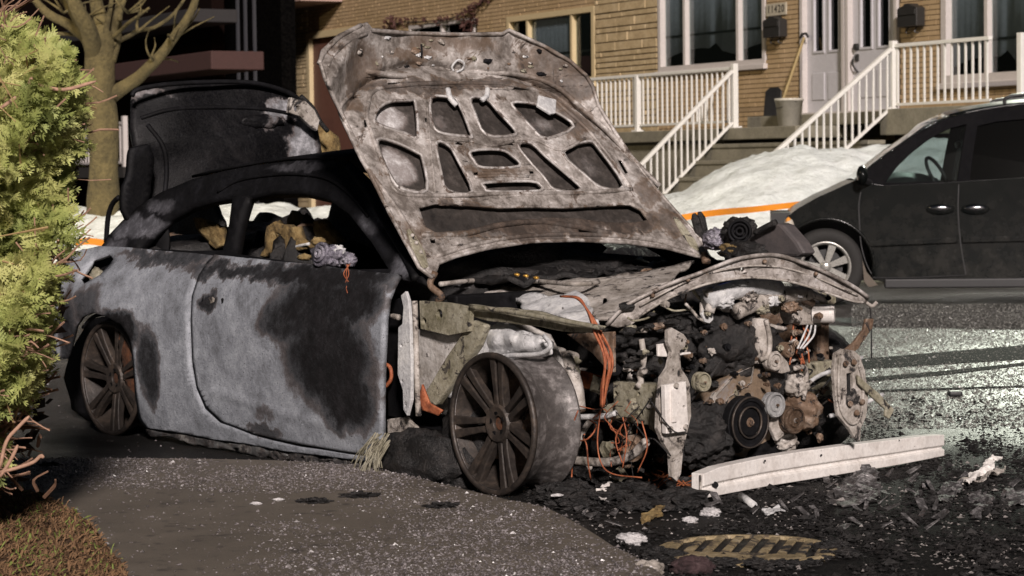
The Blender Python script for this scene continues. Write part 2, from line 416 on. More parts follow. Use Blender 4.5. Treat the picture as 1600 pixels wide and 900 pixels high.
dn = np.array([noise.fractal(Vector((p[0]*1.1, p[1]*1.1, 3)), .8, 2, 3) for p in P])
scr = np.array([proj_y for proj_y in (450-FPX*((P-CP)@UP)/((P-CP)@WF))])
scx = 800+FPX*((P-CP)@RT)/((P-CP)@WF)
band = np.clip(1.15-np.abs(scr-740)/38, 0, 1)*np.clip((620-scx)/250+1, .35, 1)
near = np.clip((scr-835)/40, 0, 1)*np.clip((scx-330)/200, 0, 1)*np.clip((980-scx)/90, 0, 1)
mid = np.clip((scx-560)/250, 0, .55)*np.clip((930-scx-(900-scr)*-.0)/120, 0, 1)
dens = np.clip(np.maximum(np.maximum(band*.9, near*.95), mid)+dn*.6-.06, .03, .95)
P = P[RNG.random(len(P)) < dens*.95]
stones('grit', P, RNG.gamma(2.2, .0014, len(P))+.0012, M['gravel'], 3)

# leaf litter on the verge
def litter():
    r = RNG; n = 22000; P = np.c_[r.uniform(-2.6, -.9, n), r.uniform(6.4, 8.9, n)]; P = P[inpoly(P, [p[:2] for p in vp]+[(-1.3, 4), (-4.5, 4), (-4.5, 8.9)])]
    mb = [MB(), MB()]
    for x, y in P:
        L = r.uniform(.008, .04); a = r.random()*6.28; e = r.uniform(-.1, 1.1); wv = r.uniform(.001, .004)
        d = np.array([math.cos(a)*math.cos(e), math.sin(a)*math.cos(e), math.sin(e)])*L; s = np.array([-math.sin(a), math.cos(a), 0])*wv
        p = np.array([x, y, .052]); mb[int(r.random() < .12)].add([p-s, p+s, p+d*.6+s*1.2+[0, 0, .004], p+d], [(0, 1, 2), (0, 2, 3)])
    mb[0].build('dry_litter', plain('dry_brown_litter', (.17, .095, .045), .9, var=.7, scale=40), kind='stuff')
    mb[1].build('moss_blades', plain('moss_green', (.16, .20, .04), .8, var=.3, scale=40), kind='stuff')
litter()

# ================================================================== the brick house
FD = np.array([.477, -.879, 0]); FD /= np.linalg.norm(FD); FN = np.array([-FD[1]*-1, 0, 0])
FN = np.array([FD[1], -FD[0], 0])                        # out of the wall, towards the street
F0 = D(1150, 200, 32.0)*np.array([1, 1, 0]); WOFF = -1.35
def Fp(px, py, off=WOFF): return onplane(px, py, F0+FN*off, FN)
def Fs(px, py=120, off=WOFF): return float((Fp(px, py, off)-F0)@FD)
def Fz(px, py, off=WOFF): return float(Fp(px, py, off)[2])
def FP(s, z, off=WOFF): return F0+FD*s+FN*off+ZU*z
def fbox(s0, s1, z0, z1, o0, o1): return box(FP((s0+s1)/2, (z0+z1)/2, (o0+o1)/2), FD*(s1-s0)/2, ZU*(z1-z0)/2, FN*(o1-o0)/2)
SL, SR = Fs(445, 100), Fs(1600, 100)+1.6
DECK = float(onplane(1150, 200, F0, FN)[2])
house = root('brick_house', 'long yellow brick house with white doors and raised concrete porch behind the snow bank', 'house', FP((SL+SR)/2, 0, WOFF))
# openings (s0,s1,z0,z1): windows, doors, garage
sW1 = (Fs(1030), Fs(1197)); W1 = (*sW1, Fz(1110, 106), 4.2)
sW2 = (Fs(1472), Fs(1472)+2.3); W2 = (*sW2, Fz(1520, 128), 4.2)
W3 = (Fs(793, 60), Fs(930, 80), Fz(930, 128), Fz(860, 18))
DZ = DECK+.16
D1 = (Fs(1253), Fs(1322), DZ, 4.6); D2 = (Fs(1324), Fs(1404), DZ, 4.6)
GD = (Fs(486, 120), Fs(560, 120), .2, Fz(510, 58)); W4 = (Fs(640, 40), Fs(742, 40), Fz(700, 60)-.6, Fz(700, 32))
OPEN = [W1, W2, W3, (D1[0], D2[1], DZ, 4.6), GD, W4]
# the wall behind the bricks, in pieces round the openings
def rects_minus(s0, s1, z0, z1, holes):
    cuts = sorted({s0, s1, *[h[0] for h in holes], *[h[1] for h in holes]}); out = []
    cuts = [c for c in cuts if s0 <= c <= s1]
    for a, b in zip(cuts[:-1], cuts[1:]):
        if b-a < 1e-4: continue
        hs = sorted([(h[2], h[3]) for h in holes if h[0] < (a+b)/2 < h[1]]); z = z0
        for p, q in hs:
            if p > z: out.append((a, b, z, p))
            z = max(z, q)
        if z < z1: out.append((a, b, z, z1))
    return out
mb = MB()
for r in rects_minus(SL, SR, 0, 5.6, OPEN): mb.add(*fbox(*r, WOFF-.22, WOFF-.012))
mb.build('wall', M['mortar'], house)
mk('back_rooms', *fbox(SL, SR, 0, 5.6, WOFF-3.2, WOFF-3.0), M['room'], house)
mb = MB(); mb.add(*fbox(SL, SR, 5.6, 5.8, WOFF-3.2, WOFF+.3)); mb.add(*fbox(SL, SL+.2, 0, 5.6, WOFF-3.0, WOFF-.22)); mb.add(*fbox(SR-.2, SR, 0, 5.6, WOFF-3.0, WOFF-.22)); mb.build('roof', M['mortar'], house)
# bricks
bricks = []
def course(s0, s1, z0, z1, bw, bh, holes, j=.010, rnd=0):
    z = z0; k = 0
    while z < z1:
        h = bh*(1 if not rnd else random.choice((1, 1, 1.7)))
        s = s0-(bw/2 if k % 2 else 0)-(random.random()*bw if rnd else 0)
        while s < s1:
            wd = bw*(1 if not rnd else random.uniform(.5, 1.7)); a, b = max(s, s0), min(s+wd, s1)
            segs = [(a, b)]
            for hh in holes:
                if z+h*.5 > hh[2] and z+h*.5 < hh[3]:
                    ns = []
                    for p, q in segs:
                        if q <= hh[0] or p >= hh[1]: ns.append((p, q)); continue
                        if p < hh[0]: ns.append((p, hh[0]))
                        if q > hh[1]: ns.append((hh[1], q))
                    segs = ns
            for p, q in segs:
                if q-p > .04: yield (p+j/2, q-j/2, z+j/2, z+h-j/2)
            s += wd
        z += h; k += 1
sST0, sST1 = Fs(931), Fs(1028); sA = Fs(482, 100)
HB = [W1, W2, W3, (D1[0]-.06, D2[1]+.03, DZ, 4.6), (GD[0]-.1, GD[1]+.1, GD[2], GD[3]+.12), (W4[0]-.08, W4[1]+.08, W4[2], W4[3])]
allb = list(course(sST1, SR, DECK-.2, 4.6, .29, .066, HB))+list(course(sA, sST0, .8, 5.5, .29, .066, HB))
def onscreen(b):
    p = FP((b[0]+b[1])/2, (b[2]+b[3])/2)-CP; x = 800+FPX*(p@RT)/(p@WF); y = 450-FPX*(p@UP)/(p@WF); return x, y
def proud(): return random.uniform(-.002, .006)
vis = [b for b in allb if 1190 < onscreen(b)[0] < 1480 and 0 < onscreen(b)[1] < 210]
vis.sort(key=lambda b: -(b[1]-b[0])); one = set(map(id, vis[:290]))
smb = MB()
for b in allb:
    if id(b) in one:
        d = proud(); mk('brick', *fbox(*b, WOFF-.012, WOFF+d), M['brick'], house)
    else: smb.add(*fbox(*b, WOFF-.012, WOFF+proud()))
smb.build('brick_courses', M['brick'], house, kind='stuff')
ns = 0; smb = MB()
for b in list(course(sST0, sST1, DECK-.2, 4.6, .55, .085, [W1, W3], .016, 1))+list(course(SL, sA, .5, 5.5, .42, .07, [], .014, 1)):
    x, y = onscreen(b)
    if ns < 290 and 0 < y < 200: mk('stone', *fbox(*b, WOFF-.012, WOFF+random.uniform(0, .022)), M['stone'], house, bevel=.004, seg=1); ns += 1
    else: smb.add(*fbox(*b, WOFF-.012, WOFF+random.uniform(0, .02)))
smb.build('stone_courses', M['stone'], house, kind='stuff')

def window(r, mull, tw=.07, curtain=None, tm='trim', glass='glass', zc=None, lab=None):
    s0, s1, z0, z1 = r; f = MB(); o0, o1 = WOFF-.10, WOFF+.02
    for q in ((s0, s0+tw, z0, z1), (s1-tw, s1, z0, z1), (s0+tw, s1-tw, z0, z0+tw), (s0+tw, s1-tw, z1-tw, z1)): f.add(*fbox(*q, o0, o1))
    for m_ in mull: f.add(*fbox(m_-.03, m_+.03, z0+tw, z1-tw, o0+.01, o1-.012))
    fo = f.build('window', M[tm], house)
    if lab: fo['label'] = lab
    mk('sill', *fbox(s0-.04, s1+.04, z0-.075, z0-.002, WOFF-.1, WOFF+.07), M[tm], fo, bevel=.008)
    ms = [s0+tw]+list(mull)+[s1-tw]
    for a, b in zip(ms[:-1], ms[1:]): mk('pane', *fbox(a+.02, b-.02, z0+tw+.005, z1-tw-.005, WOFF-.075, WOFF-.068), M[glass], fo)
    mk('recess', *fbox(s0, s1, z0, z1, WOFF-1.2, WOFF-1.1), M['room'], fo)
    if curtain:
        n = 60; top = []; bot = []
        for i in range(n+1):
            s = s0+(s1-s0)*i/n; t = (s-s0)/(s1-s0)
            zz = curtain(t); dd = .012*math.sin(i*2.1); bot.append(FP(s, z0+zz, WOFF-.095+dd*.4)); top.append(FP(s, z1, WOFF-.095+dd*.4))
        V = bot+top; solid(mk('curtain', V, [(i, i+1, i+n+2, i+n+1) for i in range(n)], M['curtain'], fo, smooth=True), .006)
        mk('curtain_rail', *fbox(s0, s1, z0+.50, z0+.535, WOFF-.088, WOFF-.078), M['iron'], fo)
    return fo
scal = lambda t: .18+.13*abs(math.sin(t*math.pi*1.5))+(.10 if abs(t-.5) < .06 else 0)*(1-abs(t-.5)/.06)
window(W1, [Fs(1070), Fs(1153)], curtain=scal)
window(W2, [Fs(1541)], curtain=scal, tw=.1)
window(W3, [Fs(824, 60), Fs(893, 60)], tm='trim_warm', curtain=lambda t: (.0 if .25 < t < .72 else 2.0), tw=.09)
f4 = MB()
window(W4, [(W4[0]+W4[1])/2], tm='trim')
# left door opening with cream jambs and dark panels
f = MB(); 
for q in ((GD[0]-.1, GD[0]+.03, GD[2], GD[3]), (GD[1]-.03, GD[1]+.1, GD[2], GD[3]), (GD[0]-.1, GD[1]+.1, GD[3], GD[3]+.13)): f.add(*fbox(*q, WOFF-.1, WOFF+.05))
gd = f.build('door', M['trim_warm'], house); gd['label'] = 'dark red side door in a cream frame'
mk('door_panel', *fbox(GD[0]+.03, GD[1]-.03, GD[2], GD[3], WOFF-.09, WOFF-.04), plain('dull_red_door', (.12, .05, .035), .6), gd)
# soffit band above the dark carport
mk('eave', *fbox(SL-1.6, Fs(520, 5)+.5, Fz(480, 12), Fz(480, 12)+.28, WOFF+.02, WOFF+.9), plain('pinkish_soffit', (.40, .28, .24), .7), house, bevel=.01)
# front doors
def door(r, side):
    s0, s1, z0, z1 = r; wd = s1-s0; fr = MB()
    for q in ((s0, s0+.06, z0, z1), (s1-.06, s1, z0, z1)): fr.add(*fbox(*q, WOFF-.12, WOFF+.035))
    fr.add(*fbox(s0+.06, s1-.06, z0, z0+.05, WOFF-.12, WOFF+.03))
    d = fr.build('door', M['trim'], house); a, b = s0+.06, s1-.06; zz = Fz(1290, 76)-.02
    g = [(a+wd*.17, a+wd*.37), (a+wd*.52, a+wd*.72)]
    lf = MB()
    for q in rects_minus(a, b, z0+.05, z1, [(p, q_, zz, z1-.02) for p, q_ in g]): lf.add(*fbox(*q, WOFF-.10, WOFF-.05))
    lf.build('leaf', M['door'], d)
    for p, q_ in g:
        mk('pane', *fbox(p, q_, zz, z1-.02, WOFF-.085, WOFF-.075), glassm('door_glass', (.05, .05, .06), .02), d)
        bd = MB(); bd.add(*fbox(p-.03, p, zz-.03, z1, WOFF-.05, WOFF-.036)); bd.add(*fbox(q_, q_+.03, zz-.03, z1, WOFF-.05, WOFF-.036)); bd.add(*fbox(p, q_, zz-.03, zz, WOFF-.05, WOFF-.036)); bd.build('glazing_bead', M['door'], d)
    for p, q_ in ((a+wd*.12, a+wd*.40), (a+wd*.48, a+wd*.76)):
        mk('raised_panel', *fbox(p, q_, z0+.22, zz-.3, WOFF-.05, WOFF-.037), M['door'], d, bevel=.012)
    return d
d1 = door(D1, 1); d2 = door(D2, 0)
hs = D2[0]+.16
mk('deadbolt', *lathe([(.001, .05), (.045, .045), (.05, 0)], FP(hs, Fz(1352, 72), WOFF-.05), FN, 14), M['iron'], d2)
hd = MB(); hd.add(*tube(crv([FP(hs, Fz(1352, 85), WOFF-.02), FP(hs, Fz(1352, 90), WOFF+.02), FP(hs-.01, Fz(1352, 100), WOFF+.02), FP(hs+.01, Fz(1352, 112), WOFF-.04)]), .014)); hd.add(*fbox(hs-.035, hs+.035, Fz(1352, 94), Fz(1352, 83), WOFF-.05, WOFF-.03)); hd.build('handle', M['iron'], d2)
# porch deck and steps (parts of the house)
s_l, s_r = Fs(1005, 200, 0)-1.0, Fs(1600, 180, 0)+4
mk('porch_slab', *fbox(Fs(760, 200, 0), Fs(1255, 190, 0)-0, DECK-.16, DECK, WOFF+.01, .12), M['concrete'], house, bevel=.012)
mk('threshold_step', *fbox(D1[0]-.1, SR-.5, DECK+.003, DZ, WOFF+.01, -.5), M['concrete'], house, bevel=.012)
mk('porch_slab', *fbox(Fs(1395, 185, 0)-.1, SR-.5, DECK-.16, DZ-.003, -.498, .12), M['concrete'], house, bevel=.012)
mk('porch_base', *fbox(Fs(765, 200, 0), Fs(1150, 200, 0)-.25, 0, DECK-.162, WOFF+.01, 0.02), M['concrete'], house)
mk('porch_base', *fbox(Fs(1398, 185, 0)+.02, SR-.7, 0, DECK-.162, WOFF+.01, 0.02), M['darkbrick'], house)
# flight of steps between the two sloping railings
R0, R1 = Fs(1150, 200, 0)+.02, Fs(1398, 185, 0)-.05
nst = 8; rise = DECK/nst
for i in range(1, nst):
    z = DECK-rise*i; o1 = .12+.27*i
    mk('step', *fbox(R0-.22, R1, z-rise-.002 if i < nst-1 else 0, z-.055, .121+.27*(i-1), o1-.02), M['concrete'], house)
    mk('step_tread', *fbox(R0-.25, R1+.03, z-.054, z, .121+.27*(i-1), o1), M['concrete'], house, bevel=.01)

# railings: things of their own
def rail(name, label, segs, posts, ng):
    base = segs[0][0]; t = root(name, label, 'railing', np.array([base[0], base[1], base[2]]), 'white metal railings of the porch and steps')
    for a, b, ht, n in segs:                              # a,b bottom-line ends, ht height of the top rail
        a, b = np.asarray(a), np.asarray(b); d = b-a; L = np.linalg.norm(d); u = d/L; sd = np.cross(u, ZU); sd /= np.linalg.norm(sd); v = np.cross(sd, u)
        mk('top_rail', *box((a+b)/2+ZU*ht, d/2, sd*.032, v*.022), M['white'], t, bevel=.006)
        mk('bottom_rail', *box((a+b)/2+ZU*.09, d/2, sd*.018, v*.016), M['white'], t)
        n = max(4, round(L/.128))
        for i in range(n):
            p = a+d*(i+.5)/n; mk('baluster', *box(p+ZU*(ht+.09)/2, u*.011*(L/np.hypot(*d[:2])), sd*.011, ZU*(ht-.11)/2), M['white'], t)
    for p, ht in posts:
        p = np.asarray(p); mk('post', *box(p+ZU*ht/2, FD*.038, FN*.038, ZU*ht/2), M['white'], t, bevel=.006)
        mk('post_foot', *box(p+ZU*.012, FD*.07, FN*.07, ZU*.012), M['white'], t)
sP1 = Fs(1150, 200, 0); zD = DECK
sA0 = Fs(915, 200, 0)
rail('porch_railing', 'white upright railing along the left porch, in front of the stone wall', [(FP(sA0-.6, zD, 0), FP(sP1, zD, 0), .80, 40)], [(FP(sP1, zD, .02), .86), (FP(Fs(998, 200, 0), zD, .01), .80)], 0)
run = 2.1
rail('stair_railing', 'white sloping stair railing left of the steps, reaching down behind the raised hood', [(FP(sP1, zD-.02, .06), FP(sP1, zD-.02-run*.86, .06+run), .78, 22)], [(FP(sP1, zD-run*.86, .1+run), .8)], 0)
sP2 = Fs(1398, 185, 0); sE = SR-.6
rail('porch_railing', 'white upright railing along the right porch above the minivan, in front of the window', [(FP(sP2, zD+.12, 0), FP(sE, zD+.12, 0), .80, 46)], [(FP(sP2, zD, .02), .98), (FP(Fs(1597, 170, 0), zD, .01), .95)], 0)
e2 = FP(sP2, zD+.06-run*.72, .06+run)
rail('stair_railing', 'white sloping stair railing right of the steps, its foot post in the snow bank', [(FP(sP2, zD+.08, .06), e2, .80, 17)], [(e2+FN*.06-ZU*.55, 1.38)], 0)

# number plates, mailboxes
def plate_no(s, z, txt, lab):
    t = root('house_number', lab, 'house number', FP(s, z, WOFF+.01))
    mk('number_plate', *fbox(s-.24, s+.24, z-.085, z+.085, WOFF+.008, WOFF+.03), plain('pale_number_plate', (.42, .38, .30), .5), t)
    for k, ch in enumerate(txt): text_mesh('numeral', ch, .15, M['iron'], t, FP(s+(k-2)*.085, z, WOFF+.032), FD*1.0, ZU)
plate_no(Fs(1215, 14), Fz(1220, 14), '11420', 'pale plate with dark numbers 11420 on brick left of the doors')
def mailbox(px, py, lab, shelf):
    s, z = Fs(px, py), Fz(px, py); t = root('mailbox', lab, 'mailbox', FP(s, z, WOFF))
    out = [(-.2, -.13), (.2, -.13), (.2, .10), (.17, .12), (.09, .135), (.05, .165), (-.05, .165), (-.09, .135), (-.17, .12), (-.2, .10)]
    o = mk('box_body', *slab([[FP(s+a, z+b, WOFF+.16) for a, b in out]], -FN*.14), M['iron'], t, bevel=.008); fixn(o)
    mk('box_lid', *fbox(s-.18, s+.18, z+.02, z+.09, WOFF+.161, WOFF+.175), M['iron'], t, bevel=.004)
    b = MB()
    for k in (-.09, .09): b.add(*tube(crv([FP(s+k, z-.13, WOFF+.06), FP(s+k, z-.2, WOFF+.1), FP(s+k+.02, z-.21, WOFF+.05)]), .009))
    b.build('newspaper_hook', M['iron'], t)
mailbox(1219, 44, 'dark mailbox with arched top on brick below the number 11420', 1)
mailbox(1432, 26, 'dark mailbox with arched top on brick right of the doors', 0)
# shovels and bucket on the deck
def shovel(px, lean, lab, blade, zt):
    s = Fs(px, 195, -.9); t = root('snow_shovel', lab, 'shovel', FP(s, DECK, -.9))
    a = FP(s, DECK+.06, -.88); b = FP(s+lean, zt, WOFF+.05)
    mk('handle', *tube([a, b], .02, 8), M['wood'], t)
    if blade:
        o = mk('blade', *slab([[a+FD*x+ZU*z+FN*y for x, z, y in ((-.2, .0, .06), (.2, .0, .06), (.19, .45, .02), (.1, .5, .01), (-.1, .5, .01), (-.19, .45, .02))]], -FN*.02), M['black'], t, bevel=.006); fixn(o)
        mk('grip', *tube([b-FD*.09, b+ZU*.05-FD*.05, b+ZU*.05+FD*.05, b+FD*.09], .018), M['black'], t)
shovel(1212, .12, 'snow shovel with black blade and pale wooden handle leaning left of the bucket', 1, Fz(1225, 62))
s = Fs(1233, 190, -.38)
bk = root('bucket', 'white plastic bucket on the porch beside the left door', 'bucket', FP(s, DECK, -.38))
mk('pail', *lathe([(.14, 0), (.185, .34), (.195, .34), (.195, .375), (.182, .375), (.135, .02)], FP(s, DECK, -.38), ZU, 28), M['bucket'], bk, smooth=True, bevel=0)
mk('bail_handle', *tube(crv([FP(s-.19, DECK+.33, -.37), FP(s, DECK+.24, -.18), FP(s+.19, DECK+.33, -.37)], 6), .005), M['iron'], bk)
# garland of small leaves over the left window
g = root('garland', 'dark leafy garland strung along the orange brick above the small window', 'garland', Fp(700, 35, WOFF+.05))
gp = crv([Fp(x, y, WOFF+.05) for x, y in ((600, 48), (622, 36), (660, 34), (700, 30), (725, 20), (750, 4), (770, -8))], 6)
mk('wire', *tube(gp, .012), M['iron'], g)
lf = MB()
for p in gp:
    for _ in range(5):
        q = p+np.array(noise.random_unit_vector())*.08; d = np.array(noise.random_unit_vector())*.05; e = np.array(noise.random_unit_vector())*.03
        lf.add([q-d, q+e, q+d, q-e], [(0, 1, 2, 3)])
for c in ((735, 40), (738, 22), (612, 40)):
    for _ in range(60):
        q = Fp(*c, WOFF+.08)+np.array(noise.random_unit_vector())*.16; d = np.array(noise.random_unit_vector())*.06; e = np.array(noise.random_unit_vector())*.03
        lf.add([q-d, q+e, q+d, q-e], [(0, 1, 2, 3)])
lf.build('leaves', plain('dark_red_brown_leaf', (.05, .015, .01), .8), g, kind='stuff')

# ================================================================== neighbouring house (left), night darkness put into its colours
H0 = D(250, 200, 47.0)*np.array([1, 1, 0])
def Hp(px, py, off=0): return onplane(px, py, H0+FN*off, FN)
def Hs(px, py=120, off=0): return float((Hp(px, py, off)-H0)@FD)
def HP(s, z, off=0): return H0+FD*s+FN*off+ZU*z
def hbox(s0, s1, z0, z1, o0, o1): return box(HP((s0+s1)/2, (z0+z1)/2, (o0+o1)/2), FD*(s1-s0)/2, ZU*(z1-z0)/2, FN*(o1-o0)/2)
nh = root('neighbour_house', 'unlit dark red brick house with a pink balcony band behind the tree', 'house', HP(0, 0))
sa, sb = Hs(-120, 100), Hs(332, 100)
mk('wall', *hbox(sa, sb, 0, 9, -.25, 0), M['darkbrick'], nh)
zb0, zb1 = float(Hp(250, 118, 1)[2]), float(Hp(250, 90, 1)[2])
mk('balcony_band', *hbox(sa, Hs(330, 100, 1), zb0, zb1, .0, 1.0), M['pinkband'], nh, bevel=.02)
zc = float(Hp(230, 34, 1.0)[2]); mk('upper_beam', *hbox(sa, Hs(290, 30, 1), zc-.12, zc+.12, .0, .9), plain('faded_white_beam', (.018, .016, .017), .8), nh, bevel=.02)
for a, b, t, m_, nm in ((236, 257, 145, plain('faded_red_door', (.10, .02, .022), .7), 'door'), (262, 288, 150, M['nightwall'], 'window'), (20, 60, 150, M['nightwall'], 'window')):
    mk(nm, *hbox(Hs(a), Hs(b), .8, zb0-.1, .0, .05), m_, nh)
zr = float(Hp(130, 262, 1.4)[2])
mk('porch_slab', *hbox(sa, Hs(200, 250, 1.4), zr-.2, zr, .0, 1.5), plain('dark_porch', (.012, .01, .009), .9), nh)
rl = root('porch_railing', 'faded white railing half hidden behind the tree trunk', 'railing', HP(Hs(150), zr, 1.4))
s0, s1 = Hs(60, 250, 1.4), Hs(196, 250, 1.4)
mk('top_rail', *hbox(s0, s1, zr+.8, zr+.85, 1.38, 1.43), M['trim'], rl)
mk('bottom_rail', *hbox(s0, s1, zr+.06, zr+.1, 1.38, 1.42), M['trim'], rl)
mk('post', *hbox(s1-.05, s1+.05, zr, zr+.95, 1.36, 1.45), M['trim'], rl)
s = s0
while s < s1: mk('baluster', *hbox(s, s+.025, zr+.1, zr+.8, 1.39, 1.415), M['trim'], rl); s += .17
# side building between the houses, its wall coloured black for the unlit gap
ds = root('side_building', 'black unlit building with pale drain pipes between the two houses', 'building', HP(sb+2, 0, 0))
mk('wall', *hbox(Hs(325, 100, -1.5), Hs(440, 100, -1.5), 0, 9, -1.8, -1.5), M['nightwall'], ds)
for px in (371, 383, 397): mk('drain_pipe', *tube([Hp(px, 0, -1.4)*np.array([1, 1, 0]), Hp(px, 0, -1.4)+ZU*2], .04), plain('faint_grey_pipe', (.03, .03, .035), .6), ds)

# ================================================================== snow bank
def snow():
    nx, ny = 330, 80; V = []
    for j in range(ny):
        v = j/(ny-1)
        for i in range(nx):
            x = -11+22*i/(nx-1); y = 24.4+x*.04+v*5.6
            # crest height along x (from the picture): low on the far left, peak right of the steps
            cr = np.interp(x, [-11, -6, -4, -2, 0, 1.4, 2.0, 2.6, 3.4, 4.2, 5.2, 7, 11], [.85, .85, .85, .80, .78, .80, .95, 1.28, 1.42, 1.40, 1.46, 1.3, 1.0])
            prof = math.sin(min(1, v/.62)*math.pi/2)**1.1 if v < .62 else math.cos((v-.62)/.38*math.pi/2)**.7
            z = cr*prof+.10*noise.fractal(Vector((x*.7, y*.9, 0)), .9, 2, 5)*min(1, prof*3)+.05*noise.fractal(Vector((x*3.2, y*3.2, 1)), .7, 2.2, 4)*prof
            V.append((x, y, max(z, -.03) if 0 < j < ny-1 else -.03))
    Fc = [(j*nx+i, j*nx+i+1, (j+1)*nx+i+1, (j+1)*nx+i) for j in range(ny-1) for i in range(nx-1)]
    mk('snow_bank', V, Fc, M['snow'], smooth=True, kind='structure')
snow()
# ================================================================== barrier tape
def tape(pts, wd, name, lab, tw):
    C3 = crv(pts, 12); n = len(C3); V = []; 
    for i, p in enumerate(C3):
        a = tw(i/(n-1)); V += [p+np.array([0, math.sin(a), math.cos(a)])*wd/2, p-np.array([0, math.sin(a), math.cos(a)])*wd/2]
    o = mk(name, V, [(2*i, 2*i+1, 2*i+3, 2*i+2) for i in range(n-1)], M['tape'], smooth=True); return o, C3
TB_ = 1
tp = [D(118, 379, 20.2), D(150, 378, 20.3), D(240, 396, 20.5), D(420, 428, 20.7), D(620, 425, 21), D(880, 375, 21.3), D(1085, 337, 21.6), D(1180, 327, 22.4), D(1262, 318, 23.0), D(1330, 312, 24.6)]
t, C3 = tape(tp, .058, 'barrier_tape', '', lambda q: .15+.4*max(0, q-.7)*3)
tr = root('barrier_tape_line', 'orange printed barrier tape stretched across the street behind the wreck', 'barrier tape', tp[0])
t.name = 'tape_band'; t.parent = tr; t.location = Vector(t.location)-Vector(tuple(tp[0]))
tx = MB()
a, b = tp[3], tp[5]; d = (b-a)/np.linalg.norm(b-a)
for k in range(4):
    p = a+(b-a)*(.10+.23*k)
    text_mesh('tape_print', 'POLICE' if k % 2 else 'DANGER', .05, M['tapeprint'], tr, p+np.array([0, -.012, .0]), d, np.cross([0, -1.0, 0], d)*-1 if False else ZU, .001)

# ================================================================== tree
def tree():
    base = D(160, 330, 27)*np.array([1, 1, 0])
    t = root('street_tree', 'bare tree with yellow-lit trunk and forking limbs behind the hedge', 'tree', base)
    T = lambda px, py, dy=0: D(px, py, 27+dy)
    w = wob(.025, 3, 4)
    V, Fc = tube(crv([base+[0, 0, -.1], T(161, 330), T(162, 240), T(157, 150), T(156, 80), T(150, 55)], 8), list(np.interp(np.linspace(0, 1, 41), [0, .15, .3, .8, 1], [.24, .19, .175, .17, .19])), 18)
    mk('trunk', [w(v) for v in V], Fc, M['bark'], t, smooth=True)
    for pts, r0, r1 in (
        ([(175, 150, 0), (205, 128, 0), (238, 100, -.2), (268, 62, -.3), (295, 25, -.4), (318, -40, -.4)], .085, .06),
        ([(172, 95, 0), (182, 60, .2), (186, 20, .4), (200, -40, .5)], .08, .06),
        ([(150, 90, 0), (140, 50, -.3), (120, 10, -.5), (95, -50, -.6)], .12, .08),
        ([(158, 90, 0), (162, 45, .3), (150, 0, .4), (150, -60, .4)], .11, .08),
        ([(148, 70, 0), (110, 40, .2), (70, 15, .3), (20, -40, .3)], .07, .04),
        ([(176, 70, 0), (210, 50, .6), (240, 45, .9), (275, 20, 1), (300, -20, 1.2)], .035, .018),
        ([(172, 60, 0), (215, 25, -.4), (232, 12, -.5)], .03, .014),
        ([(150, 60, 0), (120, 55, .3), (60, 50, .4), (0, 20, .4)], .035, .02),
        ([(186, 30, 0), (196, 0, .3), (220, -40, .4)], .03, .02),
        ([(135, 60, 0), (100, 0, .3), (70, -40, .4)], .05, .03),
        ([(165, 60, 0), (172, 20, .3), (176, -40, .4)], .04, .03)):
        if pts[-1][1] < -20:
            a_, b_ = np.array(pts[-2], float), np.array(pts[-1], float); d_ = b_-a_; pts = list(pts)+[tuple(b_+d_*1.4), tuple(b_+d_*3.0+np.array([d_[0]*.5+10, 0, .3]))]
            for k in range(7):
                s_ = b_+d_*random.uniform(.0, 2.6); e_ = s_+np.array([random.uniform(-90, 90), random.uniform(-130, -50), random.uniform(-.6, .6)])
                mk('twig', *tube(crv([T(*s_), T(*((s_+e_)/2+np.array([random.uniform(-15, 15), 0, 0]))), T(*e_)], 3), list(np.linspace(.022, .005, 7)), 5), M['bark'], t, smooth=True)
            r1 = .012
        n = (len(pts)-1)*5+1; V, Fc = tube(crv([T(*p) for p in pts], 5), list(np.interp(np.linspace(0, 1, n), [0, .5, 1], [r0, max(r1, r0*.6), r1])), 10); mk('limb', [w(v) for v in V], Fc, M['bark'], t, smooth=True)
tree()
_t = bpy.data.objects['street_tree']; rr = random.Random(4)
for k in range(26):
    x, y = rr.choice([(180, 60), (200, 20), (150, 50), (120, 40), (240, 95), (270, 60), (100, 20), (215, 50)]); d_ = 27+rr.uniform(-.6, .8); q = [D(x, y, d_)]; dx, dy = rr.uniform(-18, 22), rr.uniform(-18, -2)
    for _ in range(3): x += dx; y += dy; dx += rr.uniform(-10, 10); dy += rr.uniform(-6, 6); q.append(D(x, y, d_+rr.uniform(-.2, .2)))
    mk('twig', *tube(crv(q, 3), list(np.linspace(.018, .006, 10)), 5), M['bark'], _t, smooth=True)

# shadow bands painted as dark strips, and grit and sparkle grains on the wet street
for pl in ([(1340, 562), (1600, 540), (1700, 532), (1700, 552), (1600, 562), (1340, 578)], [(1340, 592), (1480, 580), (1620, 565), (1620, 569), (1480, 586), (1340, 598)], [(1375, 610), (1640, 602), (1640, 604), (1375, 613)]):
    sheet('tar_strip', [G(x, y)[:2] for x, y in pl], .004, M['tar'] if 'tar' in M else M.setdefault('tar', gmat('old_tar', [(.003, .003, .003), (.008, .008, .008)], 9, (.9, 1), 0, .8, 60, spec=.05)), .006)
P = np.array([G(x, y) for x, y in zip(RNG.uniform(1330, 1640, 26000), 270+1/RNG.uniform(1/400., 1/205., 26000))]); P[:, 2] = .002
stones('street_grit', P, RNG.gamma(3, .0012, len(P))+.0015, gravel_mat('wet_grit', [(.3, (.06, .06, .055)), (.6, (.20, .20, .18)), (.75, (.6, .6, .55))]), 8)  # pale grains paint in the sparkle of the glare patch
P = np.c_[RNG.uniform(-3, 6, 5000), RNG.uniform(9, 20, 5000), np.full(5000, .002)]
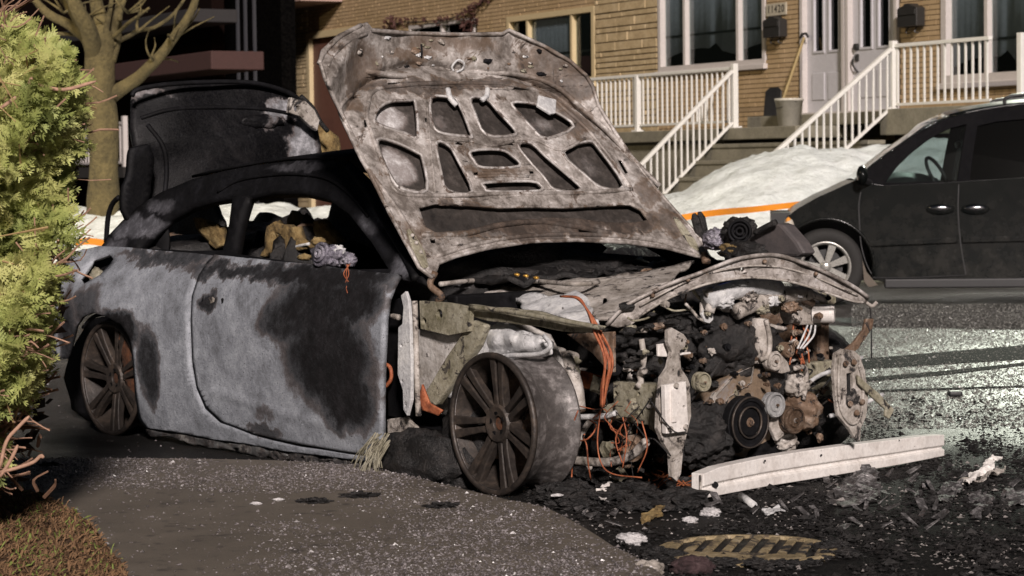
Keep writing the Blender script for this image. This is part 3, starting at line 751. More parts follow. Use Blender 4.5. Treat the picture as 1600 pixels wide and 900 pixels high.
stones('street_grit', P, RNG.gamma(3, .001, len(P))+.001, M['gravel'], 9)
# ================================================================== black minivan
VD = np.array([.995, -.10, 0]); VD /= np.linalg.norm(VD); VL = np.array([-VD[1], VD[0], 0])   # rearwards, towards its far side
V0 = D(1290, 408, 20.5)*np.array([1, 1, 0])
def Vp(px, py, off=0): return onplane(px, py, V0+VL*off, VL)
def Vc(px, py):
    d = Vp(px, py)-V0; return (float(d@VD), float(d[2]))
def VP(x, z, off=0): return V0+VD*x+VL*off+ZU*z
VW = 1.9
van = root('minivan', 'black dirty minivan with alloy front wheel parked in front of the snow bank', 'minivan', V0)
def paint(name, c, r, dirt):
    m, nt, b = newmat(name); pos = wpos(nt); sz = N(nt, 'SeparateXYZ'); nt.links.new(pos, sz.inputs[0])
    n = tex(nt, pos, 7, 7, .7); f = math_(nt, 'MULTIPLY', smooth(nt, n, .35, .75), dirt)
    low = N(nt, 'MapRange'); nt.links.new(sz.outputs[2], low.inputs[0]); low.inputs[1].default_value = 1.0; low.inputs[2].default_value = .25; low.inputs[3].default_value = .25; low.inputs[4].default_value = 1.4
    f = math_(nt, 'MULTIPLY', f, low.outputs[0])
    nt.links.new(mixc(nt, f, c, (.12, .105, .085)), b.inputs['Base Color']); nt.links.new(math_(nt, 'ADD', r, math_(nt, 'MULTIPLY', f, .8)), b.inputs['Roughness'])
    b.inputs['Coat Weight'].default_value = .1; b.inputs['Specular IOR Level'].default_value = .2; b.inputs['Coat Roughness'].default_value = .12
    bumpn(nt, b, n, .05, .01); return m
M['vpaint'] = paint('dirty_black_paint', (.004, .005, .005), .22, .10)
M['vpillar'] = gmat('matt_black_pillar', [(.004, .004, .005), (.006, .006, .007), (.009, .009, .01)], 4, (.8, .9), 0, .05, 60, spec=.03)
M['rubber'] = plain('tyre_rubber', (.014, .013, .012), .8)
M['alloy'] = plain('bright_alloy', (.42, .41, .38), .3, .6)
wc = Vc(1290, 408); wc = (wc[0], .335); AR = .40
nose = [Vc(*p) for p in ((1229, 362), (1227, 345), (1232, 337), (1246, 326), (1262, 317), (1280, 307), (1303, 297), (1320, 289), (1336, 282))]
belt = [Vc(1381, 290), Vc(1440, 287), Vc(1498, 284), Vc(1560, 280), Vc(1600, 277)]
bz = belt[-1][1]; XE = wc[0]+4.0
sillz = Vc(1450, 441)[1]
wr = (wc[0]+3.05, .335)
def arch(c, R=AR, n=12): return [(c[0]+R*math.cos(a), max(sillz, c[1]+R*math.sin(a))) for a in np.linspace(math.pi+.25, -.25, n)]
prof = nose+belt+[(XE-.05, bz), (XE+.05, .8), (XE, .35), (XE-.05, sillz)]
prof += arch(wr)[::-1]+[(wr[0]-AR-.05, sillz)]+[(wc[0]+AR+.1, sillz)]+arch(wc)[::-1]+[(wc[0]-AR-.03, sillz+.02), (nose[0][0]-.02, sillz+.06)]
o = mk('body', *slab([[VP(x, z, 0) for x, z in prof]], VL*VW), M['vpaint'], van, bevel=.045, seg=3); fixn(o)
for p in o.data.polygons: p.use_smooth = False
# greenhouse, both sides leaning in
rl_ = [Vc(*p) for p in ((1336, 282), (1350, 270), (1364, 258), (1385, 242), (1406, 227), (1426, 213), (1447, 200), (1467, 190), (1488, 182), (1512, 176), (1537, 171), (1568, 166), (1600, 162))]
rz = rl_[-1][1]; rl_ += [(wc[0]+2.6, rz+.03), (XE-.3, rz), (XE-.05, rz-.12)]
def tum(z): return .02+.20*max(0, (z-bz))/.75
w1 = [Vc(*p) for p in ((1384, 285), (1402, 261), (1424, 240), (1447, 222), (1468, 209), (1488, 200), (1512, 194), (1504, 235), (1496, 283))]
w2 = [Vc(*p) for p in ((1516, 281), (1522, 240), (1530, 197), (1560, 190), (1600, 186))]
w2 += [(w2[-1][0]+.75, w2[-1][1]), (w2[-1][0]+.70, w2[0][1]+.02)]
w3 = [(w2[-1][0]+.12, w2[0][1]+.03), (w2[-1][0]+.16, w2[4][1]), (XE-.35, w2[4][1]-.02), (XE-.2, w2[0][1]+.05)]
side = rl_+[(XE-.02, bz-.02), (w2[-1][0], bz-.02)]+[(x, z-.02) for x, z in belt[::-1]]+[(nose[-1][0], nose[-1][1]-.05)]
for off, sg in ((0, 1), (VW, -1)):
    f = lambda p: VP(p[0], p[1], off+sg*tum(p[1]))
    o = mk('pillar_frame', *slab([[f(p) for p in side], [f(p) for p in w1], [f(p) for p in w2], [f(p) for p in w3]], VL*sg*.045), M['vpillar'], van, bevel=.008); fixn(o)
    for wn, gm in ((w1, 'glass'), (w2, 'tint'), (w3, 'tint')):
        g = lambda p: VP(p[0], p[1], off+sg*(tum(p[1])+.02)); cx = np.mean(wn, 0)
        o = mk('side_window', *slab([[g(cx+(np.array(p)-cx)*1.02) for p in wn]], VL*sg*.006), M[gm], van); fixn(o)
# roof skin and windscreen
n = len(rl_); V = []; m_ = 9
for x, z in rl_:
    for j in range(m_):
        t = j/(m_-1); o_ = tum(z)+t*(VW-2*tum(z)); V.append(VP(x, z+.05*math.sin(t*math.pi)*(1 if z > bz+.4 else .3), o_))
fc = lambda a, b: [(i*m_+j, i*m_+j+1, (i+1)*m_+j+1, (i+1)*m_+j) for i in range(a, b) for j in range(m_-1)]
solid(mk('roof', V[8*m_:], [tuple(i-8*m_ for i in q) for q in fc(8, n-1)], M['vpaint'], van, smooth=True), .02)
solid(mk('windscreen', V[:9*m_], fc(0, 8), M['glass'], van, smooth=True), .004)
# trim
def vstrip(name, pts, r, mat): return mk(name, *tube(crv([Vp(*p[:2], p[2]) for p in pts], 4), r, 6), M[mat], van, smooth=True)
for a, b in (((1358, 381), (1496, 375)), ((1503, 375), (1600, 371))):
    A, B = Vp(*a, -.012), Vp(*b, -.012)
    if b[0] == 1600: B = B+VD*.7
    mk('side_moulding', *box((A+B)/2, (B-A)/2, ZU*.026, VL*.013), M['vpaint'], van, bevel=.008)
def gap(pts): mk('door_gap', *tube(crv([Vp(*p, -.001) for p in pts], 4), .006, 5), M['black'], van)
gap([(1345, 300), (1342, 320), (1343, 350), (1346, 385), (1355, 415), (1366, 434)]); gap([(1498, 288), (1497, 330), (1501, 380), (1509, 429)]); gap([(1366, 434), (1430, 434), (1509, 430)])
for px in (1469, 1524):
    h = root if False else None
    A = Vp(px, 325, -.002)
    hp = mk('door_handle', *blob(A, (.10, .03, .032), .04, 1, 3, 1, np.array([VD, VL, ZU])), plain('chrome_handle' if px == 1469 else 'chrome_handle_rear', (.5, .5, .52), .15, 1.0) if px == 1469 else bpy.data.materials['chrome_handle'], van, smooth=True)
    mk('handle_recess', *blob(A-VD*.0-ZU*.012+VL*.004, (.125, .02, .05), .0, 1, 3, 1, np.array([VD, VL, ZU])), M['vpaint'], van, smooth=True)
mk('wing_mirror', *blob(Vp(1347, 274, -.12), (.05, .10, .085), .05, 1, 3, 2, np.array([VD, VL, ZU])), M['vpaint'], van, smooth=True)
mk('mirror_arm', *tube([Vp(1350, 282, -.1), Vp(1360, 286, .04)], .03), M['black'], van)
lt = mk('headlight', *blob(Vp(1233, 352, .06), (.05, .12, .07), .02, 1, 3, 3, np.array([VD, VL, ZU])), plain('headlamp_lens', (.55, .5, .42), .1), van, smooth=True)
mk('corner_marker', *blob(Vp(1232, 349, -.0), (.028, .04, .055), .02, 1, 3, 3, np.array([VD, VL, ZU])), plain('amber_lens', (.75, .30, .05), .15), lt, smooth=True)
mk('arch_lip', *tube(crv([VP(x, z, -.006) for x, z in [(wc[0]+(AR+.015)*math.cos(a), wc[1]+(AR+.015)*math.sin(a)) for a in np.linspace(math.pi+.1, -.2, 14)]], 2), .016, 6), M['vpaint'], van, smooth=True)
o = mk('mud_flap', *slab([[Vp(x, y, -.005) for x, y in ((1347, 405), (1354, 425), (1372, 446), (1357, 449), (1350, 440))]], VL*.05), plain('muddy_flap', (.12, .10, .08), .9), van, bevel=.004); fixn(o)
mk('sill', *box(VP((wc[0]+AR+.1+wr[0]-AR)/2, sillz-.01, .02), VD*(3.05-2*AR-.1)/2, ZU*.04, VL*.05), M['black'], van, bevel=.012)
for k in (0, 1):
    rp = [VP(wc[0]+a, z, .32+k*1.25) for a, z in ((1.55, rz-.02), (1.62, rz+.075), (2.2, rz+.085), (3.6, rz+.05), (3.65, rz-.02))]
    mk('roof_rack', *tube(crv(rp, 4), .017, 8), M['black'], van, smooth=True)
def vwheel(c, far=0):
    ax = -VL if not far else VL
    C_ = VP(c[0], c[1], .06 if not far else VW-.06)
    w_ = bpy.data.objects.new('wheel', None); COL.objects.link(w_); w_.parent = van; WLOC[w_.name] = C_; w_.location = C_-V0
    mk('tyre', *lathe([(.20, -.10), (.30, -.11), (.325, -.09), (.332, -.03), (.332, .05), (.32, .085), (.29, .10), (.225, .095), (.20, .07)], C_-ax*.03, ax, 40, True), M['rubber'], w_, smooth=True)
    mk('rim', *lathe([(.225, .055), (.215, .065), (.195, .05), (.185, -.06), (.195, -.06)], C_, ax, 36, True), M['alloy'], w_, smooth=True)
    if far: return
    u = VD; v = ZU
    for k in range(7):
        a = 2*math.pi*k/7+.35; d = u*math.cos(a)+v*math.sin(a); t = -u*math.sin(a)+v*math.cos(a)
        P = [C_+d*.04+t*.022+ax*.04, C_+d*.04-t*.022+ax*.04, C_+d*.20-t*.036+ax*.045, C_+d*.20+t*.036+ax*.045]
        o = mk('spoke', *slab([P], -ax*.03), M['alloy'], w_, bevel=.005); fixn(o)
    mk('hub_cap', *lathe([(.001, .055), (.03, .055), (.05, .04), (.05, 0)], C_, ax, 18), M['alloy'], w_, smooth=True)
    mk('brake_disc', *lathe([(.001, -.02), (.15, -.02), (.15, -.05)], C_, ax, 24), M['black'], w_)
vwheel(wc); vwheel(wr); vwheel(wc, 1); vwheel(wr, 1)
mk('underbody', *box(VP(wc[0]+1.6, sillz+.12, VW/2), VD*1.7, VL*(VW/2-.35), ZU*.08), M['black'], van)
for c_ in (wc, wr): mk('wheelhouse', *box(VP(c_[0], .50, VW/2), VD*.46, VL*(VW/2-.34), ZU*.30), M['black'], van)
# interior seen through the door glass
mk('dashboard', *blob(Vp(1410, 288, .75), (.35, .62, .10), .15, 2, 3, 5, np.array([VD, VL, ZU])), M['black'], van, smooth=True)
c = Vp(1466, 276, .45); ax = VD*.85+ZU*.5-VL*.35; ax /= np.linalg.norm(ax); a_ = np.cross(ax, ZU); a_ /= np.linalg.norm(a_); b_ = np.cross(ax, a_)
sw = [c+.19*(math.cos(t)*a_+math.sin(t)*b_) for t in np.linspace(0, 2*math.pi, 28)]
mk('steering_wheel', *tube(sw, .016, 8), M['black'], van, smooth=True)
mk('rear_view_mirror', *blob(Vp(1497, 226, .9), (.03, .13, .035), .0, 1, 2, 5, np.array([VD, VL, ZU])), M['black'], van, smooth=True)
for k in (.35, 1.1):
    mk('seat', *blob(VP(wc[0]+1.35, .95, k+.2), (.14, .24, .42), .08, 1.5, 3, 6, np.array([VD, VL, ZU])), M['black'], van, smooth=True)
# ================================================================== the burnt coupe
def kr(along, across, up): return (along, across, up)
def mk_soot(*q): return [(S0(px, py), (a, .5, c), s) for px, py, a, c, s in q]
def side_y(z):                                           # lateral tuck of the body side by height
    if z > .74: return .05+.06*min(1, (z-.74)/.08)+.62*max(0, z-.82)
    return .05*((z-.52)/.22)**2 if z > .52 else .035*((.52-z)/.4)**2
def S0(px, py, ex=0.0):
    P = Y_(px, py, 0)
    for _ in range(4): P = Y_(px, py, side_y(P[2])+ex)
    return P
wreck = root('burnt_coupe', 'burnt out grey coupe with raised scorched bonnet, open boot and exposed engine', 'car', K(1.4, .9, 0))
ASH = [(.14, .147, .16), (.30, .318, .35), (.47, .495, .535)]
M['panel'] = gmat('fire_bleached_paint', ASH, 3.6, (.5, .8), .05, 1.0, 85, soot=.12, sootscale=4, speck=.45, bdist=.005, warp=.045, sootcol=(.005, .0045, .005), spec=.3,
    marks=mk_soot((500, 480, .30, .13, 1), (520, 560, .30, .20, 1), (548, 620, .20, .14, 1), (455, 500, .18, .10, .9), (560, 470, .2, .1, 1), (400, 425, .5, .035, .9), (520, 430, .5, .05, 1), (334, 470, .06, .045, .9),
                  (238, 570, .09, .17, .9), (196, 512, .16, .08, 1), (270, 402, .4, .035, .8), (420, 672, .12, .03, .7), (150, 480, .12, .1, .7), (120, 560, .1, .3, .9), (420, 645, .08, .035, .35)))
M['sillmat'] = gmat('bare_sill_metal', [(.02, .018, .016), (.10, .10, .10), (.36, .34, .30)], 9, (.5, .8), .1, .5, 80, soot=.55, sootscale=11)
M['soot'] = gmat('sooted_metal', [(.0015, .0015, .002), (.004, .004, .005), (.014, .014, .017)], 3.5, (.55, .8), 0, .4, 110, bdist=.003, spec=.16)
M['char'] = gmat('charred_plastic', [(.003, .003, .003), (.010, .009, .009), (.045, .039, .036)], 14, (.32, .7), 0, 1.0, 60, bdist=.010, spec=.6)
M['lid'] = gmat('sooted_boot_lid', [(.0015, .0015, .002), (.003, .003, .004), (.013, .012, .013)], 3.5, (.35, .65), 0, .4, 100, spec=.2, warp=.05, sootcol=(.17, .17, .18), sootrough=.6,
    marks=[(X_(475, 235, -.3), (.5, .10, .09), .9), (X_(450, 172, -.3), (.5, .13, .045), .75), (X_(478, 200, -.3), (.5, .06, .06), .9), (X_(420, 190, -.3), (.5, .03, .03), .3), (X_(225, 145, -.3), (.5, .2, .02), .4)])
HOODC = [(.07, .055, .045), (.20, .175, .155), (.46, .42, .39), (.80, .77, .75)]
# --- raised bonnet plane
TH = math.radians(126); HU = FW*math.cos(TH)+ZU*math.sin(TH); HNn = FW*math.sin(TH)-ZU*math.cos(TH)
HO = Y_(676, 434, .10)
def H_(px, py, off=0.0): return onplane(px, py, HO+HNn*off, HNn)
M['hood'] = gmat('scorched_aluminium', HOODC, 6.5, (.35, .65), .15, .8, 60, soot=.36, sootscale=7, speck=.15, bdist=.004, warp=.05, sootcol=(.035, .025, .019),
    marks=[(H_(x, y), (a, b_, c), s) for x, y, a, b_, c, s in ((640, 133, .1, .28, .03, .8), (760, 130, .1, .2, .025, .8), (890, 190, .1, .10, .08, .7), (870, 110, .12, .2, .10, .6), (800, 350, .2, .42, .05, 1), (730, 335, .2, .16, .05, 1), (960, 345, .2, .25, .05, 1), (1050, 350, .15, .08, .05, .7), (560, 100, .1, .1, .08, .5), (930, 250, .1, .05, .1, .45), (640, 90, .2, .15, .03, .4), (770, 265, .1, .2, .03, .4), (1010, 300, .1, .05, .08, .6), (650, 370, .1, .05, .06, .5), (900, 140, .1, .2, .08, .7), (700, 70, .1, .3, .05, .45), (540, 130, .1, .06, .14, .6), (590, 300, .1, .03, .16, .5), (850, 365, .1, .35, .03, .8))], halo=(.16, .095, .05))
M['hoodrib'] = gmat('rubbed_bright_rib', [(.14, .12, .10), (.42, .39, .37), (.80, .78, .76)], 9, (.3, .5), .1, .6, 60, soot=.42, sootscale=12, sootcol=(.05, .035, .027))
M['hoodback'] = gmat('dark_bonnet_skin', [(.015, .013, .012), (.05, .042, .037), (.13, .11, .10)], 6, (.45, .75), .2, .6, 60, warp=.03, sootcol=(.30, .27, .26), sootrough=.6,
    marks=[(H_(617, 185), (.2, .085, .06), .8), (H_(632, 262), (.2, .085, .07), .8), (H_(700, 190), (.1, .03, .03), .35), (H_(860, 195), (.1, .08, .04), .3), (H_(930, 255), (.1, .05, .05), .25)])
M['ash'] = gmat('ashen_steel', [(.14, .12, .095), (.42, .38, .34), (.68, .64, .60)], 9, (.4, .75), .05, .9, 50, soot=.42, sootscale=14, bdist=.006)
M['ashw'] = gmat('white_ash_metal', [(.34, .34, .35), (.60, .60, .60), (.78, .77, .74)], 9, (.5, .8), .0, .9, 50, soot=.28, sootscale=20, bdist=.006)
M['olive'] = gmat('olive_scorched_steel', [(.10, .09, .045), (.30, .275, .20), (.48, .455, .36)], 9, (.45, .75), .05, .9, 50, soot=.40, sootscale=17, bdist=.006)
M['brown'] = gmat('heat_browned_steel', [(.06, .035, .022), (.20, .13, .085), (.42, .35, .29)], 9, (.4, .7), .15, .9, 50, soot=.42, sootscale=18, bdist=.006)
M['rust'] = gmat('orange_rust', [(.10, .03, .012), (.28, .08, .025), (.40, .14, .05)], 14, (.7, .9), 0, .8, 60)
M['alu'] = gmat('bare_aluminium', [(.58, .53, .49), (.80, .76, .72), (.88, .85, .82)], 4, (.4, .65), .0, .5, 60, soot=.10, sootscale=9, speck=.1, bdist=.003)
M['foam'] = gmat('burnt_seat_foam', [(.03, .02, .008), (.24, .16, .06), (.42, .32, .15)], 12, (.8, .95), 0, 1.0, 40, soot=.25, sootscale=14, bdist=.012)
M['wire'] = gmat('burnt_copper_wire', [(.10, .03, .015), (.36, .10, .04), (.52, .20, .09)], 22, (.5, .8), 0, .6, 70, soot=.25, sootscale=22)
M['rim'] = gmat('sooty_rim', [(.014, .011, .010), (.040, .032, .027), (.10, .075, .058)], 9, (.4, .65), .2, .4, 70)
M['barrel'] = gmat('scorched_barrel', [(.025, .022, .021), (.10, .09, .086), (.42, .39, .38)], 5, (.35, .6), .2, .5, 50, soot=.34, sootscale=5)
M['silver'] = gmat('melted_silver', [(.10, .09, .12), (.36, .34, .40), (.60, .58, .62)], 16, (.25, .5), .6, 1.0, 60, soot=.2, sootscale=18, bdist=.01)
M['lilac'] = M['silver']

# --- sheet cut from a picture outline, meshed in the picture and carried to a surface
def pxsheet(name, poly, mapf, mat, parent=wreck, holes=(), step=14, th=.012, smooth=True, warp=0, seed=0, off=0):
    V, Fc = slab([[(x, y, 0) for x, y in l] for l in [poly]+list(holes)], (0, 0, 1)); n = len(V)//2
    Fr = [f for f in Fc if all(i < n for i in f)]
    V2, F2 = dense(V[:n], Fr, maxlen=step, it=7)
    P = np.array([mapf(v[0], v[1]) for v in V2])
    if warp:
        w_ = wob(warp, 7, seed); P = np.array([w_(p) for p in P])
    o = mk(name, P, F2, M[mat] if isinstance(mat, str) else mat, parent, smooth=smooth)
    fixn(o)
    if th: solid(o, th, off)
    return o
def cut(name, poly, plane, th, mat, holes=(), bev=.004, parent=wreck, ex=None, sm=0):
    k, c = plane; f = (lambda x, y: Y_(x, y, c)) if k == 'y' else (lambda x, y: X_(x, y, c)) if k == 'x' else (lambda x, y: Z_(x, y, c))
    vec = LT*th if k == 'y' else -FW*th if k == 'x' else -ZU*th
    if sm: poly = spline2(poly, n=sm)
    V, Fc = slab([[f(x, y) for x, y in l] for l in [poly]+list(holes)], vec)
    o = mk(name, V, Fc, M[mat], parent, bevel=bev, seg=2); return fixn(o)
def circ(cx, cy, rx, ry=None, n=12, a0=0): return [(cx+rx*math.cos(a0+2*math.pi*k/n), cy+(ry or rx)*math.sin(a0+2*math.pi*k/n)) for k in range(n)]
def tb(name, pts, r, mat, parent=wreck, n=7, sub=5): return mk(name, *tube(crv(pts, sub), r, n), M[mat], parent, smooth=True)

M['rustd'] = gmat('dark_arch_rust', [(.02, .010, .006), (.09, .035, .015), (.20, .075, .03)], 14, (.7, .9), 0, .8, 60, soot=.35, sootscale=10)
# --- side panels
door_p = [(342, 403), (400, 409), (480, 417), (560, 427), (628, 434), (619, 450), (611, 470), (606, 500), (604, 560), (603, 640), (602, 710), (560, 705), (480, 693), (400, 674), (352, 656), (328, 634), (314, 602), (307, 560), (304, 500), (306, 465), (316, 435), (329, 415)]
def doormap(px, py):
    P = S0(px, py)
    # lower swage line of the door
    dl = py-(612+(px-345)*.30); k = math.exp(-(dl/6)**2)*.006 if px > 335 else 0
    q = noise.noise_vector(Vector(P)*3.0)*.006
    return P+NR*k+np.array(q[:])
dr = pxsheet('door', door_p, doormap, 'panel', step=9, th=.025, off=1)
dr['label'] = 'closed door bleached grey with a large black scorch'
hcup = mk('handle_recess', *blob(S0(334, 470), (.085, .012, .034), .05, 2, 3, 1, CAX), M['soot'], dr, smooth=True)
mk('door_handle', *blob(S0(334, 471, -.012), (.035, .014, .026), .3, 2, 3, 2, CAX), M['ash'], dr, smooth=True)
mk('lock_barrel', *blob(S0(350, 472, -.014), (.014, .012, .024), .3, 2, 2, 2, CAX), M['soot'], dr, smooth=True)
mk('lock_barrel', *blob(S0(319, 469, -.014), (.014, .012, .022), .3, 2, 2, 3, CAX), M['soot'], dr, smooth=True)
quart = [(338, 402), (325, 417), (311, 437), (301, 465), (299, 500), (300, 540), (303, 575), (310, 604), (324, 637), (348, 659), (400, 678), (480, 697), (560, 709), (602, 714), (603, 722), (520, 712), (440, 700), (330, 682), (235, 666),
         (224, 652), (217, 610), (213, 560), (208, 528), (198, 508), (180, 495), (160, 489), (142, 495), (128, 510), (118, 535), (110, 560), (92, 560), (88, 480), (98, 430), (122, 396), (160, 386), (205, 390), (270, 396)]
pxsheet('rear_quarter_panel', quart, lambda x, y: S0(x, y)+np.array((noise.noise_vector(Vector(S0(x, y))*2.5)*.010)[:])+NR*(.035*math.exp(-((x-150)/60)**2-((y-480)/50)**2)), 'panel', holes=[[(134, 438), (150, 408), (176, 400), (183, 410), (166, 434), (142, 448)]], step=11, th=.02, off=1)
pxsheet('sill', [(235, 667), (330, 683), (440, 701), (520, 713), (603, 723), (604, 742), (520, 729), (430, 713), (330, 695), (240, 678)], lambda x, y: S0(x, y, .015+.02*noise.noise(Vector((x*.05, y*.05, 0)))), 'sillmat', step=10, th=.03, off=1)
pxsheet('tail_light_socket', [(130, 442), (148, 404), (178, 396), (188, 410), (168, 438), (140, 454)], lambda x, y: S0(x, y, .08), 'soot', step=12, th=.01, warp=.02)
mk('tail_light_stub', *blob(S0(152, 432, .04), (.05, .03, .04), .35, 2, 3, 5, CAX), M['olive'], wreck, smooth=True)
# rear arch lip, rusty on its front side
tb('wheel_arch_lip', [S0(x, y, -.004) for x, y in ((228, 664), (221, 640), (216, 600), (213, 560), (207, 528), (196, 508), (179, 496), (160, 491), (143, 497), (130, 512))], .009, 'soot')
pxsheet('arch_liner', [(180, 512), (196, 512), (206, 532), (212, 562), (216, 612), (221, 645), (206, 640), (198, 600), (190, 560)], lambda x, y: S0(x, y, .05), 'rustd', step=9, th=.01, warp=.01)
pxsheet('arch_liner', [(118, 535), (140, 500), (165, 495), (190, 505), (210, 540), (222, 600), (235, 660), (232, 676), (160, 672), (112, 640), (100, 590)], lambda x, y: Y_(x, y, .28), 'soot', step=25, th=.01, warp=.01)

# --- window frames, pillars and roof (both sides from one outline)
up = [(156, 388), (172, 365), (190, 346), (215, 323), (250, 301), (300, 280), (350, 267), (400, 258), (450, 252), (500, 249), (545, 251), (570, 275), (600, 322), (630, 374), (656, 420), (664, 442), (630, 434), (560, 427), (480, 417), (400, 409), (342, 403), (270, 397), (205, 391)]
hw1 = [(212, 387), (235, 362), (262, 340), (295, 322), (330, 312), (363, 307), (358, 350), (348, 391), (300, 392)]
hw2 = [(364, 396), (372, 350), (385, 307), (420, 300), (470, 300), (510, 309), (545, 334), (580, 378), (607, 420), (560, 421), (480, 412), (400, 401)]
M['frame'] = gmat('scorched_window_frame', [(.0015, .0015, .002), (.004, .004, .005), (.014, .014, .017)], 3.5, (.55, .8), 0, .5, 100, spec=.16, warp=.03, sootcol=(.07, .07, .078), halo=(.02, .018, .02), marks=[(S0(215, 355), (.22, .3, .05), .8), (S0(250, 322), (.12, .3, .03), .5), (S0(590, 335), (.10, .3, .08), .6), (S0(635, 410), (.08, .3, .07), .8), (S0(470, 262), (.25, .3, .02), .35), (S0(170, 385), (.15, .3, .04), .6)])
def frame(name, mapf, mat): return pxsheet(name, up, mapf, mat, holes=[hw1, hw2], step=16, th=.05, off=1)
YW = 1.80
def mir(P): l = loc(P); return K(l[0], YW-l[1], l[2])
frame('window_frame', lambda x, y: S0(x, y), 'frame')
frame('window_frame', lambda x, y: mir(S0(x, y)), 'soot')['label'] = 'far side window frame, blackened'
top = [(156, 386), (190, 345), (250, 300), (300, 279), (350, 266), (400, 257), (450, 251), (500, 248), (545, 250)]
def strip(name, pts, mat, crown=.03, th=.012, m=10, warp=.008):
    V = []
    for px, py in pts:
        a = S0(px, py); b = mir(a)
        for j in range(m): t = j/(m-1); V.append(a+(b-a)*t+ZU*crown*math.sin(math.pi*t))
    w_ = wob(warp, 4, 3); V = [w_(v) for v in V]
    return solid(mk(name, V, [(i*m+j, i*m+j+1, (i+1)*m+j+1, (i+1)*m+j) for i in range(len(pts)-1) for j in range(m-1)], M[mat], wreck, smooth=True), th, -1)
strip('roof', top[3:], 'soot', .045)
tb('roof_gutter', [S0(x, y, -.006) for x, y in ((340, 300), (370, 283), (410, 275), (460, 272), (510, 279), (548, 305), (575, 338))], .007, 'soot')
tb('a_pillar_trim', [S0(x, y, -.01) for x, y in ((545, 262), (575, 300), (610, 360), (640, 410), (650, 436))], .018, 'soot')
tb('belt_moulding', [S0(x, y, -.008) for x, y in ((205, 392), (270, 397), (342, 403), (400, 409), (480, 417), (560, 427), (626, 433))], .010, 'soot')
# far side lower body, floor, bulkheads
def kbox(name, x0, x1, y0, y1, z0, z1, mat, bev=.01): return mk(name, *box(K((x0+x1)/2, (y0+y1)/2, (z0+z1)/2), FW*(x1-x0)/2, LT*(y1-y0)/2, ZU*(z1-z0)/2), M[mat], wreck, bevel=bev)
kbox('far_body_side', -.2, 2.3, YW-.09, YW-.02, .12, .80, 'soot')
kbox('floor_pan', -.4, 2.35, .12, YW-.1, .14, .18, 'soot')
kbox('bulkhead', 2.30, 2.36, .16, YW-.1, .16, .72, 'soot')
kbox('boot_floor', -.7, .1, .3, YW-.3, .28, .32, 'soot')
kbox('rear_panel', -.75, -.7, .6, YW-.15, .25, .62, 'soot')
pxsheet('far_rear_panel', [(92, 400), (170, 385), (215, 345), (260, 330), (265, 420), (95, 500)], lambda x, y: Y_(x, y, .25), 'soot', step=30, th=.01, warp=.02)
mk('dashboard', *blob(K(1.85, .9, .70), (.28, .70, .20), .3, 3, 4, 8, CAX), M['char'], wreck, smooth=True)
mk('rear_shelf', *blob(K(-.05, .9, .80), (.35, .65, .14), .3, 3, 4, 9, CAX), M['char'], wreck, smooth=True)
# seats: charred frames with scraps of yellow foam
for cx, cy, sd in ((.95, .50, 1), (1.0, 1.28, 2)):
    st = mk('seat', *blob(K(cx-.08, cy, .58), (.13, .26, .34), .35, 2.5, 4, sd, CAX), M['char'], wreck, smooth=True)
    tb('headrest_frame', [K(cx-.06, cy-.08, .70), K(cx-.06, cy-.08, .93), K(cx-.06, cy, .97), K(cx-.06, cy+.08, .93), K(cx-.06, cy+.08, .70)], .008, 'brown', st)
mk('rear_bench', *blob(K(.28, .9, .60), (.2, .70, .27), .35, 2.5, 4, 5, CAX), M['char'], wreck, smooth=True)
mk('far_seat_frame', *blob(K(.50, 1.45, .90), (.45, .1, .2), .5, 2.5, 4, 12, CAX), M['char'], wreck, smooth=True)
pxsheet('rear_trim', [(203, 396), (222, 368), (250, 342), (300, 316), (332, 310), (340, 326), (352, 350), (362, 398)], lambda x, y: Y_(x, y, 1.05), 'char', step=9, th=.03, warp=.03)
pxsheet('far_door_trim', [(524, 302), (552, 320), (612, 424), (500, 424), (486, 402), (500, 372), (512, 352), (518, 330)], lambda x, y: Y_(x, y, 1.25), 'char', step=9, th=.03, warp=.03)
pxsheet('far_door_trim', [(360, 398), (368, 346), (395, 342), (415, 334), (440, 340), (470, 328), (484, 346), (520, 342), (520, 424), (360, 410)], lambda x, y: Y_(x, y, 1.45), 'char', step=9, th=.03, warp=.04)
mk('steering_column', *blob(K(1.55, 1.25, .80), (.2, .12, .12), .5, 2.5, 4, 14, CAX), M['char'], wreck, smooth=True)
fm = lambda y: (lambda a, b: Y_(a, b, y)+np.array((noise.noise_vector(Vector(Y_(a, b, y))*14)*.02)[:]))
pxsheet('foam_scrap', [(415, 404), (420, 380), (423, 350), (432, 346), (440, 354), (452, 352), (458, 362), (466, 356), (470, 366), (478, 378), (484, 392), (470, 392), (452, 394), (446, 400), (450, 410), (440, 408), (432, 396)], fm(.42), 'foam', step=5, th=.05, warp=.01)
tb('foam_edge', [Y_(x, y, .40) for x, y in ((432, 393), (450, 388), (468, 384), (483, 381))], .007, 'ashw')
pxsheet('foam_scrap', [(494, 348), (500, 343), (508, 346), (514, 356), (522, 362), (532, 372), (535, 380), (520, 380), (506, 378), (500, 366)], fm(.55), 'foam', step=5, th=.05, warp=.01)
pxsheet('foam_scrap', [(311, 345), (322, 344), (334, 348), (350, 352), (350, 384), (340, 388), (330, 380), (322, 362)], fm(.45), 'foam', step=5, th=.04, warp=.01)
pxsheet('foam_scrap', [(380, 392), (390, 372), (400, 368), (408, 378), (412, 398), (396, 402)], fm(.7), 'foam', step=5, th=.04, warp=.012)
pxsheet('foam_scrap', [(452, 338), (462, 330), (474, 336), (482, 350), (470, 356), (456, 350)], fm(.9), 'foam', step=5, th=.04, warp=.012)
